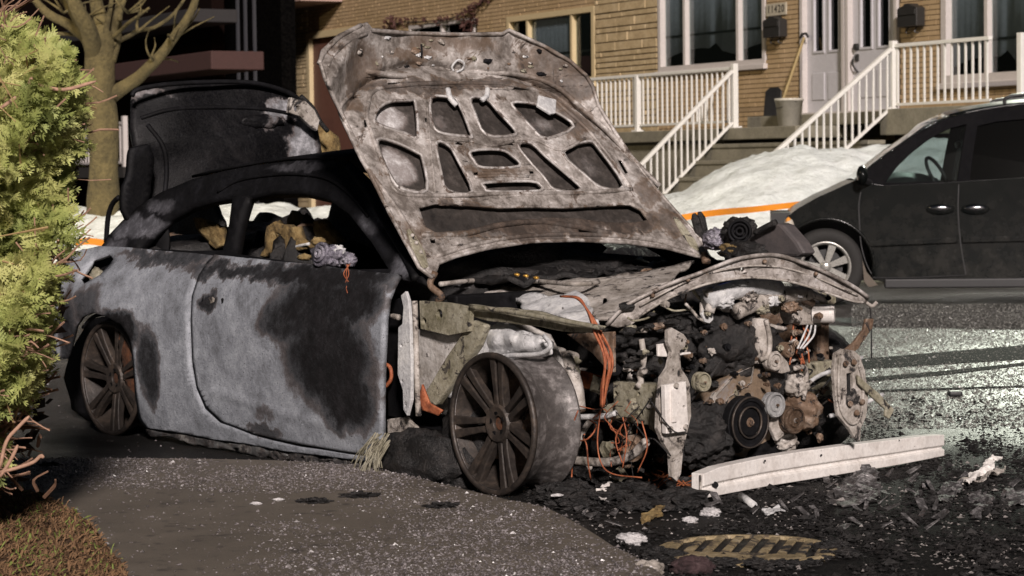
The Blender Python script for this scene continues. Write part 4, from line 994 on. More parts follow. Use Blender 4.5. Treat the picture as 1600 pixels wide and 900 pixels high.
pxsheet('foam_scrap', [(250, 380), (262, 366), (280, 362), (296, 372), (290, 388), (266, 390)], fm(.6), 'brown', step=5, th=.04, warp=.012)
mk('foam_scrap', *blob(Y_(497, 377, .3), (.03, .03, .018), .4, 3, 3, 4, CAX), M['foam'], wreck, smooth=True)
mk('foam_scrap', *blob(Y_(476, 402, .2), (.025, .03, .015), .4, 3, 3, 5, CAX), M['foam'], wreck, smooth=True)
# melted door mirror drive hanging on the window ledge
mm = mk('melted_mirror', *blob(S0(512, 401, -.03), (.10, .03, .045), .45, 2.6, 4, 6, CAX), M['lilac'], wreck, smooth=True)
ax = NR*.9+ZU*.2
for r_, h_, w_ in ((.045, .03, .006), (.030, .038, .005), (.014, .045, .006)):
    mk('drive_ring', *lathe([(r_-w_, h_), (r_+w_, h_), (r_+w_, h_-.02), (r_-w_, h_-.02)], S0(508, 399, -.035), ax, 24, True), M['lilac'], mm, smooth=True)
mk('mirror_lump', *blob(S0(545, 406, -.03), (.035, .025, .028), .5, 3, 4, 7, CAX), M['lilac'], mm, smooth=True)
mk('mirror_lump', *blob(S0(530, 396, -.02), (.03, .025, .03), .5, 3, 4, 8, CAX), M['ashw'], mm, smooth=True)
for k in (0, 1, 2): tb('hanging_wire', [S0(541+k*3, 412, -.035), S0(545-k*4, 428, -.035), S0(540+k*3, 442, -.03), S0(543-k*2, 458-k*8, -.03)], .0022, 'wire', mm, 5)

# --- boot lid standing open
def lidmap(x, y):
    P = X_(x, y, -.30); l = loc(P); k = (l[1]-.95)/.65
    return X_(x, y, -.30-.10*k*k-.10*max(0, (l[2]-1.35))/.3+.02*noise.noise(Vector(P)*4))
lid = pxsheet('boot_lid', [(205, 152), (213, 141), (255, 133), (320, 129), (380, 129), (425, 137), (458, 150), (478, 170), (490, 195), (501, 256), (440, 264), (330, 285), (250, 318), (210, 338), (204, 300), (210, 240), (203, 200)], lidmap, 'lid', step=14, th=.05)
lid['label'] = 'open boot lid, sooty black with a grey right corner'
tb('lid_edge', [X_(x, y, -.33) for x, y in ((206, 150), (215, 140), (260, 132), (330, 128), (390, 129), (430, 137), (462, 151), (482, 175))], .012, 'soot', lid)
tb('lid_crease', [lidmap(x, y)+FW*.03 for x, y in ((215, 185), (260, 172), (330, 168), (400, 170), (450, 178))], .010, 'soot', lid)
tb('lid_crease', [lidmap(x, y)+FW*.03 for x, y in ((250, 320), (255, 270), (250, 230), (225, 195))], .012, 'soot', lid)
mk('number_lamp_lump', *blob(lidmap(405, 190)+FW*.03, (.02, .12, .035), .3, 3, 3, 3, CAX), M['lid'], lid, smooth=True)
pxsheet('lid_flank', [(208, 232), (232, 228), (238, 250), (236, 300), (222, 335), (196, 350), (187, 330), (190, 290), (200, 255)], lambda x, y: X_(x, y, -.20), 'soot', parent=lid, step=12, th=.03, warp=.02)
hn = cut('lid_hinge', [(455, 152), (478, 158), (492, 172), (500, 188), (496, 205), (484, 196), (470, 182), (452, 176)], ('x', -.22), .03, 'ash', [circ(464, 170, 4, 5)], parent=lid)
pxsheet('lining_scrap', [(490, 178), (502, 186), (515, 200), (528, 212), (532, 250), (502, 251), (496, 220)], lambda x, y: X_(x, y, -.42), 'foam', parent=lid, step=6, th=.02, warp=.015)
tb('lid_wiring', [X_(x, y, -.25) for x, y in ((470, 150), (488, 168), (500, 190), (512, 205))], .012, 'char', lid)
tb('gas_strut', [Y_(x, y, .35) for x, y in ((186, 308), (176, 318), (169, 340), (166, 378))], .013, 'soot')

# --- bonnet
HW = [[(230, 350), (245, 320), (280, 300), (340, 297), (358, 305), (365, 412), (330, 402), (240, 372)],
 [(418, 290), (480, 288), (505, 305), (545, 405), (530, 410), (455, 400), (425, 375)],
 [(550, 290), (600, 292), (640, 335), (692, 392), (680, 408), (600, 405), (565, 340)],
 [(690, 305), (760, 308), (830, 335), (885, 380), (800, 418), (760, 390), (720, 345)],
 [(238, 430), (290, 435), (365, 470), (382, 490), (395, 590), (320, 585), (290, 560), (255, 490)],
 [(435, 440), (475, 450), (500, 490), (548, 597), (470, 592), (450, 530)],
 [(552, 465), (640, 460), (680, 478), (705, 512), (590, 516), (562, 495)],
 [(710, 445), (750, 440), (800, 485), (870, 545), (912, 590), (830, 590), (790, 545), (740, 490)],
 [(860, 470), (940, 435), (975, 460), (1055, 578), (985, 582), (930, 540)],
 [(600, 570), (740, 565), (775, 578), (770, 595), (620, 597), (600, 585)]]
HS = [[(268, 236), (326, 236), (326, 248), (268, 248)], [(690, 250), (752, 252), (752, 263), (690, 261)], [(1036, 494), (1050, 494), (1075, 538), (1062, 541)], [(187, 358), (198, 360), (199, 388), (189, 387)],
      [(498, 433), (520, 437), (518, 446), (500, 444)], [(668, 436), (690, 440), (688, 447), (670, 445)], [(392, 350), (399, 352), (399, 370), (393, 368)], [(413, 495), (421, 497), (420, 515), (414, 513)], [(553, 535), (570, 535), (572, 545), (556, 546)], [(740, 530), (757, 531), (758, 541), (743, 541)], [(905, 722), (952, 722), (950, 740), (908, 740)], [(408, 760), (428, 760), (430, 775), (412, 774)]]
LOW = [(372, 655), (430, 641), (560, 648), (640, 655), (760, 652), (860, 655), (980, 648), (1080, 645), (1115, 662), (1140, 695), (1090, 705), (1000, 704), (900, 690), (800, 688), (700, 700), (560, 726), (430, 738), (395, 720)]
z3 = lambda l: [(480+u/2.142, 20+v/2.142) for u, v in l]
hout = [(676, 434), (655, 418), (640, 390), (610, 335), (575, 265), (545, 200), (520, 150), (508, 122), (500, 97), (504, 80), (530, 56), (560, 42), (573, 38), (580, 47), (640, 52), (720, 54), (785, 53), (795, 47), (850, 72), (890, 95), (916, 118), (926, 135), (935, 165), (960, 205), (990, 250), (1020, 290), (1055, 330), (1085, 362), (1102, 386), (1104, 404), (1085, 399), (1040, 387), (980, 379), (900, 375), (830, 377), (760, 388), (710, 401), (684, 412)]
def bend(px, py):
    # distance above the inner panel's front edge
    e = np.interp(px, [500, 560, 600, 640, 700, 800, 870, 930, 1000, 1060, 1105], [250, 150, 122, 112, 118, 130, 160, 205, 270, 330, 390])
    t = max(0, e-py)/75.0
    return min(1.3, t)
def hmap(px, py, off=0.0):
    t = bend(px, py); base = H_(px, py)
    w_ = noise.noise(Vector(base)*5)*.010+noise.noise(Vector(base)*16)*.004
    lipd = .075*t*t-.035*math.exp(-((t-.12)/.12)**2)
    return H_(px, py, off+lipd+w_)
hd = pxsheet('bonnet', hout, lambda x, y: hmap(x, y, -.035), 'hoodback', step=11, th=.006)
hd['label'] = 'raised bonnet seen from its scorched underside'
holes = [spline2(z3(l), n=3) for l in HW]+[z3(l) for l in HS]
cen = np.array([790, 240.])
inner = [tuple(p) for p in hout]
fr = pxsheet('inner_frame', inner, lambda x, y: hmap(x, y, 0), 'hood', parent=hd, holes=holes+[z3(LOW)], step=7, th=.012)
for l in HW:
    c = np.mean(z3(l), 0); pl = spline2(z3(l), n=3); pl = [tuple(c+(np.array(p)-c)*1.07) for p in pl]
    pts = [hmap(x, y, .006) for x, y in pl]; pts.append(pts[0])
    mk('pressed_rib', *tube(pts, .006, 7, caps=False), M['hoodrib'], fr, smooth=True)
# rolled outer edge, seam lines and stiffener beads
e1 = [hmap(x, y, .004) for x, y in hout]; e1.append(e1[0]); mk('rolled_edge', *tube(e1, .009, 7, caps=False), M['hood'], hd, smooth=True)
def bead(pts, r=.008, mat='hood', nm='pressed_bead', off=.006): return mk(nm, *tube(crv([hmap(480+u/2.142, 20+v/2.142, off) for u, v in pts], 5), r, 7), M[mat], fr, smooth=True)
bead([(205, 300), (215, 270), (260, 250), (400, 238), (560, 236), (700, 244), (800, 275), (870, 330), (940, 395), (1010, 480), (1085, 590)], .010)
bead([(205, 300), (200, 350), (225, 430), (260, 520), (300, 600), (420, 612), (640, 606), (900, 604), (1085, 590)], .010)
bead([(150, 270), (120, 300), (110, 330), (140, 400), (200, 520), (290, 640), (360, 760), (405, 860)], .010, off=.004)
bead([(195, 195), (330, 212), (520, 200), (700, 205), (830, 245), (930, 330), (1000, 390), (1100, 500), (1180, 580)], .012)
bead([(400, 300), (410, 420), (428, 600)], .006); bead([(545, 430), (620, 445), (690, 430)], .007); bead([(560, 550), (640, 546), (740, 548)], .007); bead([(400, 425), (470, 425), (540, 430)], .006)
bead([(700, 425), (760, 425), (850, 460), (930, 420)], .007); bead([(380, 745), (520, 740), (640, 712), (760, 700), (900, 716), (1050, 745), (1230, 772), (1320, 815)], .013)
bead([(430, 815), (560, 775), (700, 750), (850, 742), (1000, 745), (1150, 760), (1290, 800)], .010)
bead([(470, 255), (478, 285), (500, 310)], .012, 'ashw', 'bright_rib'); bead([(603, 255), (600, 280), (585, 292)], .012, 'ashw', 'bright_rib')
bead([(40, 170), (60, 130), (110, 80), (180, 42)], .010); bead([(70, 180), (90, 140), (140, 95), (200, 70)], .007)
# latch plate, hinge straps, rust streak, bolts and scabs on the front lip
def hcut(name, pts, off, th, mat, par=fr):
    V, Fc = slab([[hmap(480+u/2.142, 20+v/2.142, off) for u, v in pts]], -HNn*th); return fixn(mk(name, V, Fc, M[mat], par, bevel=.003))
hcut('latch_plate', [(775, 275), (835, 290), (832, 335), (815, 338), (770, 310)], .022, .012, 'ashw')
hcut('hinge_strap', [(335, 725), (350, 720), (395, 800), (408, 850), (388, 855), (350, 780)], .014, .012, 'olive', hd)
hcut('hinge_strap', [(1225, 680), (1240, 684), (1300, 760), (1325, 815), (1305, 810), (1255, 735)], .014, .012, 'olive', hd)
for u, v in ((352, 745), (365, 770), (380, 800)): mk('bolt', *blob(hmap(480+u/2.142, 20+v/2.142, .018), .009, .1, 2, 2, 1), M['ash'], hd, smooth=True)
rr = random.Random(5)
for k in range(34):
    u, v = rr.uniform(150, 880), rr.uniform(75, 190)+0; v += max(0, u-640)*.35
    q = (480+u/2.142, 20+v/2.142); s_ = rr.uniform(.004, .013)
    mk('scab', *blob(hmap(*q, .006), (s_*rr.uniform(.7, 2), s_*.45, s_*rr.uniform(.6, 1.2)), .7, 2, 3, k, np.array([FW*0+LT, HNn, HU])), M[rr.choice(['ash', 'ashw', 'olive', 'brown', 'soot'])], hd, smooth=True)
bead([(490, 195), (485, 180), (505, 158), (525, 170), (518, 190), (500, 198)], .005, 'ashw', 'wire_clip', .02)
bead([(382, 105), (384, 130), (383, 150)], .004, 'soot', 'wire_clip', .01)
tb('bonnet_hinge', [H_(680, 425), Y_(672, 445, .1), Y_(690, 462, .12), Y_(684, 470, .12)], .014, 'brown'); tb('bonnet_hinge', [H_(1100, 398), X_(1104, 410, 2.3)], .02, 'brown')

M['ashp'] = gmat('pale_scorched_steel', [(.22, .195, .165), (.50, .47, .44), (.70, .68, .65)], 8, (.45, .75), .05, .8, 50, soot=.30, sootscale=12, bdist=.006)
# --- cowl and scuttle behind the engine
zn = lambda z, a=.02, s=8: (lambda x, y: Z_(x, y, z)+ZU*a*noise.fractal(Vector(Z_(x, y, z))*s, .8, 2, 4))
pxsheet('burnt_cowl', [(676, 404), (741, 385), (807, 372), (877, 368), (947, 369), (1017, 374), (1077, 386), (1110, 400), (1095, 414), (1000, 424), (900, 434), (800, 437), (700, 433), (676, 432)], zn(.765, .035, 6), 'char', step=8, th=.02)
rr = random.Random(9)
for k in range(46):
    x, y = rr.uniform(690, 1060), rr.uniform(392, 424); P = Z_(x, y, .775); L_ = rr.uniform(.03, .12)
    mk('charred_shard', *blob(P, (L_*.35, L_, .012), .5, 3, 2, k, CAX), M[rr.choice(['char', 'char', 'char', 'brown', 'ash'])], wreck)
for x, y in ((808, 429), (822, 431), (838, 434)): mk('melted_bead', *blob(Z_(x, y, .80), (.012, .02, .007), .3, 3, 2, 3), plain('melted_copper' if x == 808 else 'melted_copper', (.75, .42, .08), .25, .5) if x == 808 else bpy.data.materials['melted_copper'], wreck, smooth=True)
tb('cowl_rail', [Z_(x, y, .755) for x, y in ((688, 444), (760, 437), (830, 439), (900, 444), (935, 441))], .010, 'ash')
def SCU(x, y, dy=0.0, a=.012):
    P = Y_(x, y, np.interp(y, [405, 440, 505], [1.05, .62, .17])+(x-700)/380*.28+dy); return P+np.array((noise.noise_vector(Vector(P)*9)*a)[:])
pxsheet('scuttle_panel', [(680, 441), (760, 437), (850, 440), (935, 436), (1040, 418), (1085, 410), (1045, 440), (1000, 468), (962, 502), (935, 500), (900, 482), (830, 474), (740, 474), (684, 468)], lambda x, y: SCU(x, y), 'ash', holes=[[(722, 466), (745, 459), (790, 461), (800, 466), (770, 470)], circ(944, 472, 4, 6, 8)], step=9, th=.012)
pxsheet('melted_insulation', [(795, 466), (850, 462), (905, 464), (925, 480), (930, 505), (900, 505), (850, 492), (815, 482)], lambda x, y: SCU(x, y, -.035, .03), 'ashw', step=6, th=.02)
tb('drip_rail', [Y_(x, y, .10) for x, y in ((735, 480), (790, 486), (850, 496), (905, 506), (942, 513))], [.010]*20+[.007], 'olive')
pxsheet('wing_rail', [(733, 474), (790, 480), (850, 490), (905, 502), (946, 510), (938, 521), (880, 517), (820, 508), (740, 494)], lambda x, y: Y_(x, y, .14), 'olive', step=8, th=.02, warp=.008)
# --- wing support bent across the front
beam = [(948, 508), (975, 480), (1010, 460), (1050, 442), (1090, 428), (1120, 416), (1150, 405), (1185, 399), (1215, 399), (1250, 409), (1300, 430), (1335, 449), (1356, 464), (1350, 473), (1330, 470), (1290, 457), (1250, 444), (1210, 436), (1165, 434), (1120, 440), (1085, 450), (1045, 466), (1010, 487), (985, 507), (965, 512)]
def bmap(x, y, dx=0):
    xl = np.interp(x, [948, 1100, 1356], [3.05, 3.28, 3.35]); return X_(x, y, xl+dx+.012*noise.noise(Vector((x*.03, y*.05, 1))))
ws = pxsheet('front_panel', beam, bmap, 'hood', holes=[circ(1158, 420, 4, 5, 8), circ(1050, 452, 3, 4, 8)], step=8, th=.02)
ws['label'] = 'warped front cross panel bent up over the engine'
tb('folded_flange', [bmap(x, y, .02) for x, y in beam[:13]], .008, 'hood', ws); tb('folded_flange', [bmap(x, y, .02) for x, y in beam[13:24]], .005, 'ash', ws)
tb('pressed_bead', [bmap(x, y, .015) for x, y in ((1000, 478), (1060, 446), (1120, 424), (1180, 415), (1240, 422), (1300, 444), (1340, 462))], .004, 'ash', ws)
for x, y in ((1020, 462), (1075, 437), (1195, 409), (1275, 428)): mk('bolt', *blob(bmap(x, y, .02), .009, .2, 2, 2, 1), M['brown'], ws, smooth=True)
tb('torn_end', [X_(1350, 470, 3.35), X_(1362, 478, 3.36), X_(1370, 472, 3.37)], .008, 'ash', ws)
tb('hanging_cable', [X_(1358, 472, 3.35), X_(1361, 500, 3.35), X_(1362, 560, 3.36)], .003, 'char')

# --- structure between door edge and front wheel
cut('hinge_pillar', [(604, 470), (640, 462), (650, 560), (652, 640), (640, 655), (606, 650)], ('y', .16), .05, 'soot')
cut('hinge_bracket', [(626, 462), (633, 455), (638, 470), (640, 500), (642, 560), (642, 625), (636, 650), (630, 640), (629, 610), (621, 585), (622, 512), (628, 508), (630, 480)], ('y', .02), .015, 'ashw', [circ(627, 540, 2, 3, 8), circ(628, 596, 2, 3, 8), circ(633, 633, 1.7, 2.5, 8)], .003)
tb('pillar_seam', [Y_(x, y, .06) for x, y in ((648, 470), (650, 540), (652, 610), (654, 650))], .012, 'ash')
tb('pillar_seam', [Y_(x, y, .09) for x, y in ((612, 494), (624, 496))], .012, 'ash')
cut('kick_plate', [(604, 655), (632, 651), (650, 668), (648, 690), (626, 706), (606, 712)], ('y', .08), .02, 'ash', bev=.006)
cut('gusset_plate', [(655, 470), (700, 473), (736, 480), (732, 518), (700, 524), (657, 514)], ('y', .10), .02, 'olive', [circ(686, 491, 5, 8), circ(662, 502, 4, 6)], .004)
cut('diagonal_brace', [(735, 500), (757, 508), (745, 540), (705, 600), (680, 634), (665, 630), (664, 612), (700, 552), (722, 520)], ('y', .12), .04, 'olive', bev=.01)
pxsheet('inner_arch', [(656, 516), (735, 520), (800, 500), (860, 520), (880, 560), (880, 640), (700, 650), (655, 640)], lambda x, y: Y_(x, y, .25+.03*math.sin(x*.06)+.02*math.sin(y*.05)), 'ashp', step=14, th=.01, warp=.02)
pxsheet('inner_panel', [(652, 514), (700, 522), (724, 520), (704, 552), (672, 612), (655, 636)], lambda x, y: Y_(x, y, .15), 'ashp', step=8, th=.01, warp=.008)
pxsheet('arch_fold', [(770, 512), (745, 530), (715, 575), (698, 620), (712, 622), (735, 580), (765, 545), (790, 522)], lambda x, y: Y_(x, y, .17), 'ashw', step=8, th=.02, warp=.01)
pxsheet('strut_tower', [(732, 562), (748, 540), (768, 512), (780, 505), (810, 514), (845, 524), (862, 534), (864, 552), (845, 560), (800, 562), (762, 572), (742, 574)], lambda x, y: Y_(x, y, .20-.06*math.exp(-((x-800)/45)**2-((y-535)/22)**2)+.02*noise.noise(Vector((x*.06, y*.06, 2)))), 'ashw', step=6, th=.02)
tb('strut_rib', [Y_(x, y, .13) for x, y in ((740, 566), (790, 556), (842, 553), (860, 540), (850, 524))], .009, 'ashw')
cut('wing_gusset', [(885, 522), (958, 518), (958, 582), (950, 580), (925, 552)], ('y', .22), .015, 'brown', bev=.003)
for q in ([(845, 540), (868, 545), (868, 600), (850, 602)], [(872, 548), (888, 552), (886, 618), (874, 616)]): cut('strut_sleeve', q, ('y', .34), .06, 'ash', bev=.012)
pxsheet('orange_liner', [(660, 598), (655, 620), (662, 640), (688, 650), (694, 642), (672, 628), (664, 610)], lambda x, y: Y_(x, y, .07), 'wire', step=7, th=.01, warp=.01)
tb('orange_cable', [Y_(x, y, .12) for x, y in ((601, 568), (610, 575), (611, 592), (602, 605))], .008, 'wire')
# debris hump behind the front wheel and frayed fibres
mk('charred_liner', *blob(K(2.30, .05, .08), (.28, .08, .12), .3, 2, 4, 3, CAX), M['char'], wreck, smooth=True)
mk('charred_liner', *blob(K(2.47, .15, .18), (.17, .10, .17), .25, 2, 4, 6, CAX), M['char'], wreck, smooth=True)
rr = random.Random(3)
fb = MB()
for k in range(40):
    a = K(2.12+rr.uniform(-.04, .06), -.03, .16+rr.uniform(-.03, .03)); b = a+FW*rr.uniform(-.14, 0)-ZU*rr.uniform(.1, .16)+NR*rr.uniform(0, .06); fb.add(*tube(crv([a, (a+b)/2+NR*.02, b], 3), .0022, 4))
fb.build('frayed_fibres', M['olive'], wreck, kind='stuff')

# --- wheels
def wheel(C_, ax, x_up, label=None, base='rim'):
    ax = ax/np.linalg.norm(ax); w_ = bpy.data.objects.new('wheel', None); COL.objects.link(w_); w_.parent = wreck; WLOC[w_.name] = C_; w_.location = C_-WLOC[wreck.name]
    if label: w_['label'] = label
    mk('rim', *lathe([(.264, .002), (.266, -.010), (.252, -.022), (.246, -.06), (.228, -.09), (.232, -.15), (.250, -.195), (.262, -.205), (.262, -.212), (.250, -.212), (.238, -.20), (.222, -.16), (.218, -.09), (.238, -.03), (.246, -.004), (.254, .004)], C_, ax, 64, True), M['barrel'], w_, smooth=True)
    mk('rim_lip', *lathe([(.244, .004), (.250, .009), (.263, .008), (.267, .0), (.266, -.010), (.246, -.008)], C_, ax, 64, True), M['rim'], w_, smooth=True)
    u = x_up-ax*(x_up@ax); u /= np.linalg.norm(u); v = np.cross(ax, u)
    pr = lambda r, a, h: C_+(u*math.cos(a)+v*math.sin(a))*r+ax*h
    for k in range(7):
        a0 = 2*math.pi*k/7+.05
        for s in (-1, 1):
            V = []
            for r, hw, of, h, t in ((.045, .016, .018, -.030, .04), (.10, .012, .0165, -.020, .04), (.17, .014, .020, -.010, .035), (.248, .019, .027, -.002, .03)):
                d = u*math.cos(a0)+v*math.sin(a0); tt = -u*math.sin(a0)+v*math.cos(a0); c = C_+d*r+tt*of*s
                V += [c-tt*hw+ax*h, c+tt*hw+ax*h, c+tt*hw*.8+ax*(h-t), c-tt*hw*.8+ax*(h-t)]
            Fc = [(4*i+j, 4*i+(j+1) % 4, 4*i+4+(j+1) % 4, 4*i+4+j) for i in range(3) for j in range(4)]+[(3, 2, 1, 0), (12, 13, 14, 15)]
            fixn(mk('spoke', V, Fc, M['rim'], w_, bevel=.005))
    mk('hub', *lathe([(.026, -.05), (.028, -.026), (.066, -.016), (.076, -.030), (.070, -.09), (.03, -.09)], C_, ax, 28), M['rim'], w_, smooth=False, bevel=.003)
    mk('hub_bore', *lathe([(.001, -.034), (.024, -.034), (.024, -.05)], C_, ax, 18), M['rustd'], w_)
    for k in range(5): mk('lug_hole', *lathe([(.001, -.0215), (.011, -.0215), (.011, -.04)], pr(.044, 2*math.pi*k/5+.3, 0), ax, 12), M['soot'], w_)
    bd = mk('brake_disc', *lathe([(.001, -.10), (.08, -.10), (.085, -.13), (.165, -.13), (.165, -.155), (.08, -.155)], C_, ax, 40), M['brown'], w_)
    mk('barrel_lining', *lathe([(.2425, -.006), (.2345, -.035), (.2155, -.09), (.215, -.15)], C_, ax, 56)[:1], [f for f in lathe([(.2425, -.006), (.2345, -.035), (.2155, -.09), (.215, -.15)], C_, ax, 56)[1] if len(f) == 4], M['rim'], w_, smooth=True)
    mk('brake_shield', *lathe([(.06, -.165), (.215, -.16), (.222, -.175)], C_, ax, 40), M['brown'], w_, smooth=True)
    mk('calliper', *box(pr(.15, 2.2, -.14), (u*math.cos(2.2)+v*math.sin(2.2))*.035, (-u*math.sin(2.2)+v*math.cos(2.2))*.08, ax*.04), M['brown'], w_, bevel=.012)
    mk('valve_rod', *tube([pr(.05, 1, -.2), pr(.02, 2, -.09)], .02), M['soot'], w_)
    return w_
axF = NR*math.cos(.05)-FW*math.sin(.05)
wheel(K(2.77, .0, .264), axF, ZU*.98+FW*.15, 'front wheel, bare sooty rim with no tyre')
wheel(K(-.06, .03, .262), NR, ZU*.9+FW*.4, 'rear wheel, bare brown rim with no tyre')
kbox('rear_axle', -.1, 0, .3, 1.5, .2, .27, 'soot')
fwC = K(2.80, 1.60, .29)
w_ = bpy.data.objects.new('wheel', None); COL.objects.link(w_); w_.parent = wreck; WLOC[w_.name] = fwC; w_.location = fwC-WLOC[wreck.name]; w_['label'] = 'far front wheel with charred tyre'
axw = NR*.96+FW*.28
mk('charred_tyre', *lathe([(.235, .06), (.272, .07), (.282, .05), (.286, 0), (.28, -.05), (.25, -.06), (.235, -.05)], fwC, axw, 44, True), M['char'], w_, smooth=True)
mk('rim', *lathe([(.240, .055), (.232, .06), (.225, .04), (.22, -.05), (.10, -.06), (.02, -.06), (.001, -.06)], fwC, axw, 44), M['rim'], w_, smooth=True)

# --- engine bay
B = lambda nm, P, r, amp=.3, fr_=2.5, sub=4, sd=0, mat='char', sm=True: mk(nm, *blob(P, r, amp*(.75 if sub > 3 else 1), fr_*(1.2 if sub > 3 else 1), sub, sd, CAX), M[mat], wreck, smooth=sm)
B('charred_intake', X_(1135, 540, 3.12), (.12, .20, .14), .35, 1.8, 5, 1)
B('charred_intake', X_(1060, 505, 3.0), (.12, .20, .09), .45, 3, 4, 2)
B('charred_cover', X_(985, 530, 2.95), (.12, .16, .07), .45, 3, 4, 3)
B('charred_mass', X_(1100, 680, 3.18), (.10, .17, .12), .4, 2.5, 5, 4)
B('charred_mass', X_(1165, 600, 3.05), (.14, .25, .22), .3, 2.5, 4, 5)
B('charred_mass', X_(1010, 620, 2.9), (.14, .2, .2), .3, 2.5, 4, 6)
B('charred_mass', X_(1250, 640, 2.95), (.1, .22, .16), .4, 2.5, 4, 7)
B('charred_mass', X_(1120, 480, 2.9), (.14, .26, .06), .4, 2.5, 4, 8)
B('charred_mass', Y_(960, 640, .62), (.22, .12, .22), .4, 2.5, 4, 9)
kbox('engine_block', 2.55, 3.05, .55, 1.15, .15, .6, 'char', .03)
kbox('far_inner_wing', 2.35, 3.02, 1.50, 1.56, .25, .60, 'brown', .02)
# upper pipes and manifold, pale with ash
rr = random.Random(21)
for pts, r, mt in (([(1105, 470), (1140, 456), (1180, 447), (1215, 452)], .036, 'ashw'), ([(1150, 488), (1185, 472), (1225, 462), (1262, 458)], .030, 'ash'), ([(1120, 455), (1160, 444), (1200, 440)], .020, 'ashw'),
                    ([(1200, 455), (1240, 452), (1275, 462), (1290, 470)], .012, 'ash'), ([(1215, 470), (1250, 466), (1270, 474)], .014, 'brown'), ([(1105, 452), (1112, 470), (1108, 488)], .02, 'ash')):
    o = tb('manifold_pipe', [X_(x, y, 3.22) for x, y in pts], r, mt, n=14)
for x, y, r, mt in ((1130, 470, .035, 'ashw'), (1168, 462, .03, 'ash'), (1205, 470, .03, 'ashw'), (1235, 480, .028, 'brown'), (1148, 450, .025, 'ashw'), (1190, 482, .025, 'olive'), (1245, 462, .02, 'ashw')): B('casting_lump', X_(x, y, 3.23), (r, r*1.4, r*.8), .5, 2.5, 4, x, mt)
M['blue'] = plain('blue_hose_rubber', (.02, .03, .16), .5)
tb('blue_hose', [X_(x, y, 3.10) for x, y in ((1102, 476), (1108, 458), (1130, 446), (1170, 438), (1200, 436))], .008, 'blue')
cyl = lambda nm, P, ax_, prof_, mat, n=28, par=wreck: mk(nm, *lathe(prof_, P, ax_, n), M[mat], par, smooth=False)
# silver canister and its pipe
cyl('canister', X_(1186, 545, 3.22), ZU+LT*.05, [(.001, -.055), (.030, -.055), (.033, -.045), (.033, .10), (.028, .115), (.001, .118)], 'ash', 22)
tb('coolant_pipe', [X_(x, y, 3.26) for x, y in ((1197, 500), (1203, 530), (1200, 555), (1188, 562))], .010, 'ash')
# brake unit: block with pale round motor and steel pipes
bu = cut('brake_unit', [(1243, 470), (1270, 466), (1278, 480), (1278, 508), (1250, 508), (1244, 495)], ('x', 3.20), .09, 'ash', bev=.008)
cyl('pump_motor', X_(1270, 490, 3.19), FW*.8+LT*.6, [(.001, .085), (.031, .085), (.037, .078), (.037, .0), (.001, .0)], 'alu', 30, bu)
for k in range(4): tb('brake_pipe', [X_(1246+k*8, 470, 3.20), X_(1245+k*9, 458, 3.20), X_(1252+k*9, 452, 3.20), X_(1290, 462+k*3, 3.2)], .0035, 'ash', bu, 5)
for k in range(3): tb('brake_pipe', [X_(1262+k*6, 508, 3.22), X_(1255+k*8, 525, 3.22), X_(1246+k*4, 545, 3.22)], .004, 'ashw', bu, 5)
tb('bent_pipe', [X_(x, y, 3.22) for x, y in ((1258, 462), (1275, 468), (1290, 466), (1294, 460))], .004, 'ash')
# timing cover and pulleys facing forwards
M['tan'] = gmat('heat_tinted_cover', [(.10, .075, .055), (.26, .19, .13), (.34, .33, .34)], 6, (.35, .6), .2, .6, 60, soot=.25, sootscale=7, bdist=.004)
tc = cut('timing_cover', [(1112, 650), (1120, 615), (1140, 590), (1168, 572), (1196, 580), (1205, 610), (1208, 660), (1198, 700), (1172, 715), (1140, 708), (1126, 690)], ('x', 3.20), .12, 'tan', bev=.02, sm=3)
cut('cover_bracket', [(1112, 655), (1118, 620), (1150, 585), (1178, 572), (1175, 598), (1140, 620), (1128, 645), (1132, 690), (1122, 672)], ('x', 3.21), .03, 'ash', [circ(1136, 636, 4, 5, 8)], .008)
def pulley(px, py, r, x, mat='brown', hub='ash', wd=.035, par=wreck, tilt=0):
    P = X_(px, py, x); ax_ = FW+LT*tilt
    p = cyl('pulley', P, ax_, [(r*.50, .0), (r*.55, -.006), (r*.78, -.004), (r*.82, .004), (r*.93, .004), (r, -.002), (r, -.010), (r*.95, -.014), (r, -.018), (r, -wd), (r*.5, -wd)], mat, 36, par)
    cyl('pulley_hub', P, ax_, [(.001, .004), (r*.16, .004), (r*.2, -.002), (r*.45, -.004), (r*.5, -.01), (r*.5, -.02)], hub, 24, p)
    cyl('pulley_bolt', P, ax_, [(.001, .012), (r*.12, .012), (r*.12, .0)], 'brown', 6, p)
    return p
cp = pulley(1172, 660, .098, 3.30, 'soot', 'brown', .05)
for r_ in (.092, .056): mk('pulley_rim', *lathe([(r_, .006), (r_+.005, .006), (r_+.005, -.004), (r_, -.004)], X_(1172, 660, 3.302), FW, 36, True), M['rim'], cp, smooth=True); pulley(1213, 633, .048, 3.32, 'ashw', 'ashw'); pulley(1243, 657, .052, 3.32, 'brown', 'ash', .06)
pulley(1212, 565, .036, 3.28, 'ash', 'brown'); pulley(1233, 547, .030, 3.26, 'brown', 'ash'); pulley(1100, 597, .037, 3.26, 'olive', 'olive', .03)
B('pump_body', X_(1245, 600, 3.2), (.05, .05, .05), .4, 2.5, 4, 3, 'ash'); B('alternator', X_(1250, 640, 3.18), (.09, .07, .08), .3, 2, 4, 3, 'brown'); B('bracket_lump', X_(1228, 690, 3.22), (.04, .05, .04), .4, 2.5, 4, 4, 'ash')
cut('idler_arm', [(1198, 560), (1216, 548), (1232, 566), (1236, 580), (1222, 584), (1200, 578)], ('x', 3.25), .02, 'ash', bev=.005)
